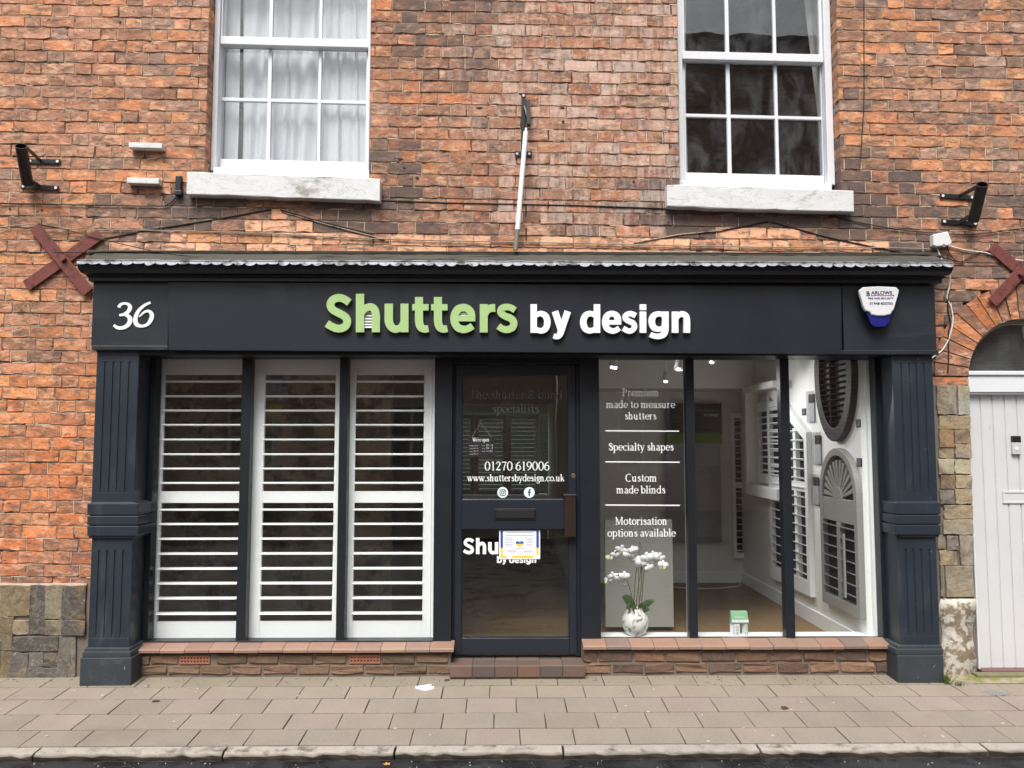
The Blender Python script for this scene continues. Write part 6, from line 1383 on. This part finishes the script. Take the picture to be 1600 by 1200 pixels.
for k in range(26):
    c = atG(rr.uniform(-300, 1900), rr.uniform(1060, 1160)); rx = rr.uniform(.003, .010); b.extrude([c + Vector((rx * math.cos(6.283 * j / 7), rx * math.sin(6.283 * j / 7), .0046)) for j in range(7)], (0, 0, -.003))
g_ = b.build('gum_spots', mat('old_gum', lin(176, 170, 162), .8, .1, 20, 0)); g_['kind'] = 'stuff'
c = atG(604, 1186); c = Vector((at(604, 1192, bk1 - .06).x, bk1 - .05, RZ + .004)); b = MB()
b.extrude([c + Vector((.022 * math.cos(6.283 * k / 10) * (1 if k % 2 else .45), .022 * math.sin(6.283 * k / 10) * (1 if k % 2 else .45), .004)) for k in range(10)], (0, 0, -.002)); tag(b.build('fallen_leaf', M['leaf_orange']), 'pale orange fallen leaf lying in the gutter by the kerb', 'leaf')

def grit(name, n, xr, yr, z, rs, m, seed):
    r2 = random.Random(seed); b = MB()
    for k in range(n):
        x, y = r2.uniform(*xr), yr[0] + (yr[1] - yr[0]) * r2.random() ** 2; r = r2.uniform(*rs); zz = z if z is not None else gz(y) + .003
        p = [Vector((x + r * r2.uniform(.6, 1.2) * math.cos(a), y + r * r2.uniform(.6, 1.2) * math.sin(a), zz - .002)) for a in (0, 1.3, 2.5, 3.8, 5.1)]
        b.add(p + [Vector((x, y, zz + r * .7))], [(i, (i + 1) % 5, 5) for i in range(5)] + [(4, 3, 2, 1, 0)])
    b.build(name, m)['kind'] = 'stuff'
grit('gutter_grit', 150, (-4, 4), (bk1 - .005, bk1 - .30), RZ + .002, (.0015, .005), mat('pale_grit', lin(150, 144, 136), .9, .4, 30, 0), 3)
grit('wall_foot_grit', 260, (-4, 4), (-.06, -.24), None, (.002, .006), mat('dark_grit', lin(70, 62, 54), .9, .4, 30, 0), 4)
# ================================================================ across the street (what the glass mirrors)
def far_brick():
    t = NT('far_brick'); b = t.n('ShaderNodeTexBrick'); m = t.n('ShaderNodeCombineXYZ'); sp = t.n('ShaderNodeSeparateXYZ')
    t.l(t.co, sp.inputs[0]); t.l(sp.outputs[0], m.inputs[0]); t.l(sp.outputs[2], m.inputs[1]); t.l(m.outputs[0], b.inputs['Vector'])
    b.inputs['Color1'].default_value = lin(208, 146, 116); b.inputs['Color2'].default_value = lin(140, 108, 92); b.inputs['Mortar'].default_value = lin(220, 204, 186)
    b.inputs['Scale'].default_value = 1; b.inputs['Brick Width'].default_value = .24; b.inputs['Row Height'].default_value = .084; b.inputs['Mortar Size'].default_value = .006
    t.l(t.mix(t.math('MULTIPLY', t.noise(2, 4), .5), b.outputs['Color'], lin(96, 78, 68)), t.p.inputs['Base Color']); t.p.inputs['Roughness'].default_value = .85
    return t.m
M['far_brick'] = far_brick()
M['far_roof'] = mat('slate_roof', (.07, .068, .066, 1), .7, .2, 6, .1)
OY = -12.5
def far_house(label, xa, xb, eaves, ridge, wi, sills):
    op = thing('brick_house', label, 'house', ((xa + xb) / 2, OY, 0), 'houses across the street')
    b = MB(); xs = xa
    for x, w2 in wi + [(xb, 0)]:
        b.box(xs, x, OY - .3, OY, 0, eaves)
        if w2:
            zs2 = [0] + [v for s_ in sills for v in s_] + [eaves]
            for k in range(0, len(zs2), 2): b.box(x, x + w2, OY - .3, OY, zs2[k], zs2[k + 1])
        xs = x + w2
    b.build('wall', M['far_brick'], op)
    b = MB(); b.add([(xa - .1, OY + .25, eaves), (xb + .1, OY + .25, eaves), (xb + .1, OY - 3.5, ridge), (xa - .1, OY - 3.5, ridge), (xa - .1, OY - 7, eaves), (xb + .1, OY - 7, eaves)], [(0, 1, 2, 3), (4, 3, 2, 5), (0, 3, 4), (1, 5, 2), (0, 4, 5, 1)]); b.build('roof', M['far_roof'], op)
    b = MB(); b.box(xb - 1.6, xb - .8, OY - 3.8, OY - 3.2, ridge - .5, ridge + .8); b.build('chimney', M['far_brick'], op)
    for x, w2 in wi:
        for z0, z1 in sills:
            f = MB(); f.box(x, x + w2, OY - .12, OY - .06, z0, z0 + .1).box(x, x + w2, OY - .12, OY - .06, z1 - .08, z1).box(x, x + .08, OY - .12, OY - .06, z0 + .1, z1 - .08).box(x + w2 - .08, x + w2, OY - .12, OY - .06, z0 + .1, z1 - .08).box(x + w2 / 2 - .03, x + w2 / 2 + .03, OY - .11, OY - .07, z0 + .1, z1 - .08).box(x + .08, x + w2 - .08, OY - .105, OY - .075, (z0 + z1) / 2 - .03, (z0 + z1) / 2 + .03)
            fo = f.build('window', M['white'], op); g = MB(); g.box(x + .02, x + w2 - .02, OY - .16, OY - .14, z0 + .02, z1 - .02); g.build('pane', M['black_metal'], fo)
far_house('low brick house across the street, mirrored in the left windows', -13, 1.2, 5.6, 8.0, [(-9.2, 1.1), (-6.2, 1.1), (-2.6, 1.1)], [(.9, 2.4), (3.5, 4.9)])
far_house('tall brick house across the street, mirrored in the right windows', 1.25, 12, 11.0, 12.8, [(2.6, 1.2), (6.0, 1.2), (9.2, 1.2)], [(.9, 2.6), (4.1, 5.9)])
# parking sign on a post: its mirror image shows in the second shutter window
SY = -6.6; vY = 2 * YG - SY
p, q = at(414, 591, vY), at(451, 626, vY); c = (p + q) / 2; wS, hS = abs(q.x - p.x), abs(p.z - q.z)
ps = thing('parking_sign', 'white parking sign over a yellow plate on a grey post, mirrored in the shutter window', 'road sign', (c.x, SY, 0))
b = MB(); b.tube([(c.x, SY - .05, -.1), (c.x, SY - .05, c.z + hS * .7)], .03, 12); b.build('post', M['grey_metal'], ps)
b = MB(); b.box(c.x - wS / 2, c.x + wS / 2, SY - .012, SY, c.z - hS / 2, c.z + hS / 2); b.build('sign_plate', M['card'], ps, .01)
b = MB(); b.box(c.x + wS / 2 - wS * .3, c.x + wS / 2 - .01, SY, SY + .002, c.z + hS * .12, c.z + hS * .45); b.build('blue_square', M['flag_blue'], ps)
y_ = at(433, 632, vY).z; y2 = at(433, 650, vY).z
b = MB(); b.box(c.x - wS * .36, c.x + wS * .36, SY - .012, SY, y2, y_); b.build('yellow_plate', M['yellow_ink'], ps, .006)
def back_text(body, m, x_right, x_left, z, h):
    o = text_mesh('sign_text', body, m, None, Vector((0, 0, 0)), Vector((abs(x_right - x_left), 0, 0)), 0, height=h)
    for v in o.data.vertices: v.co = (x_right - v.co.x, SY + .003, z + v.co.z)
    own(o, ps)
# the sign faces the shop, so from there it reads left to right along -X
back_text('P', M['vinyl'], c.x + wS * .42, c.x + wS * .30, c.z + hS * .16, hS * .22)
for k, t_ in enumerate(('Mon - Sat', '8am - 6pm', '30 mins')): back_text(t_, M['black'], c.x + wS * .12, c.x - wS * .45, c.z + hS * (.32 - .14 * k), hS * .09)
for k, t_ in enumerate(('No return', 'within 1 hour')): back_text(t_, M['black'], c.x + wS * .40, c.x - wS * .38, c.z - hS * (.14 + .14 * k), hS * .09)
back_text('At any time', M['black'], c.x + wS * .3, c.x - wS * .3, (y_ + y2) / 2, .05)
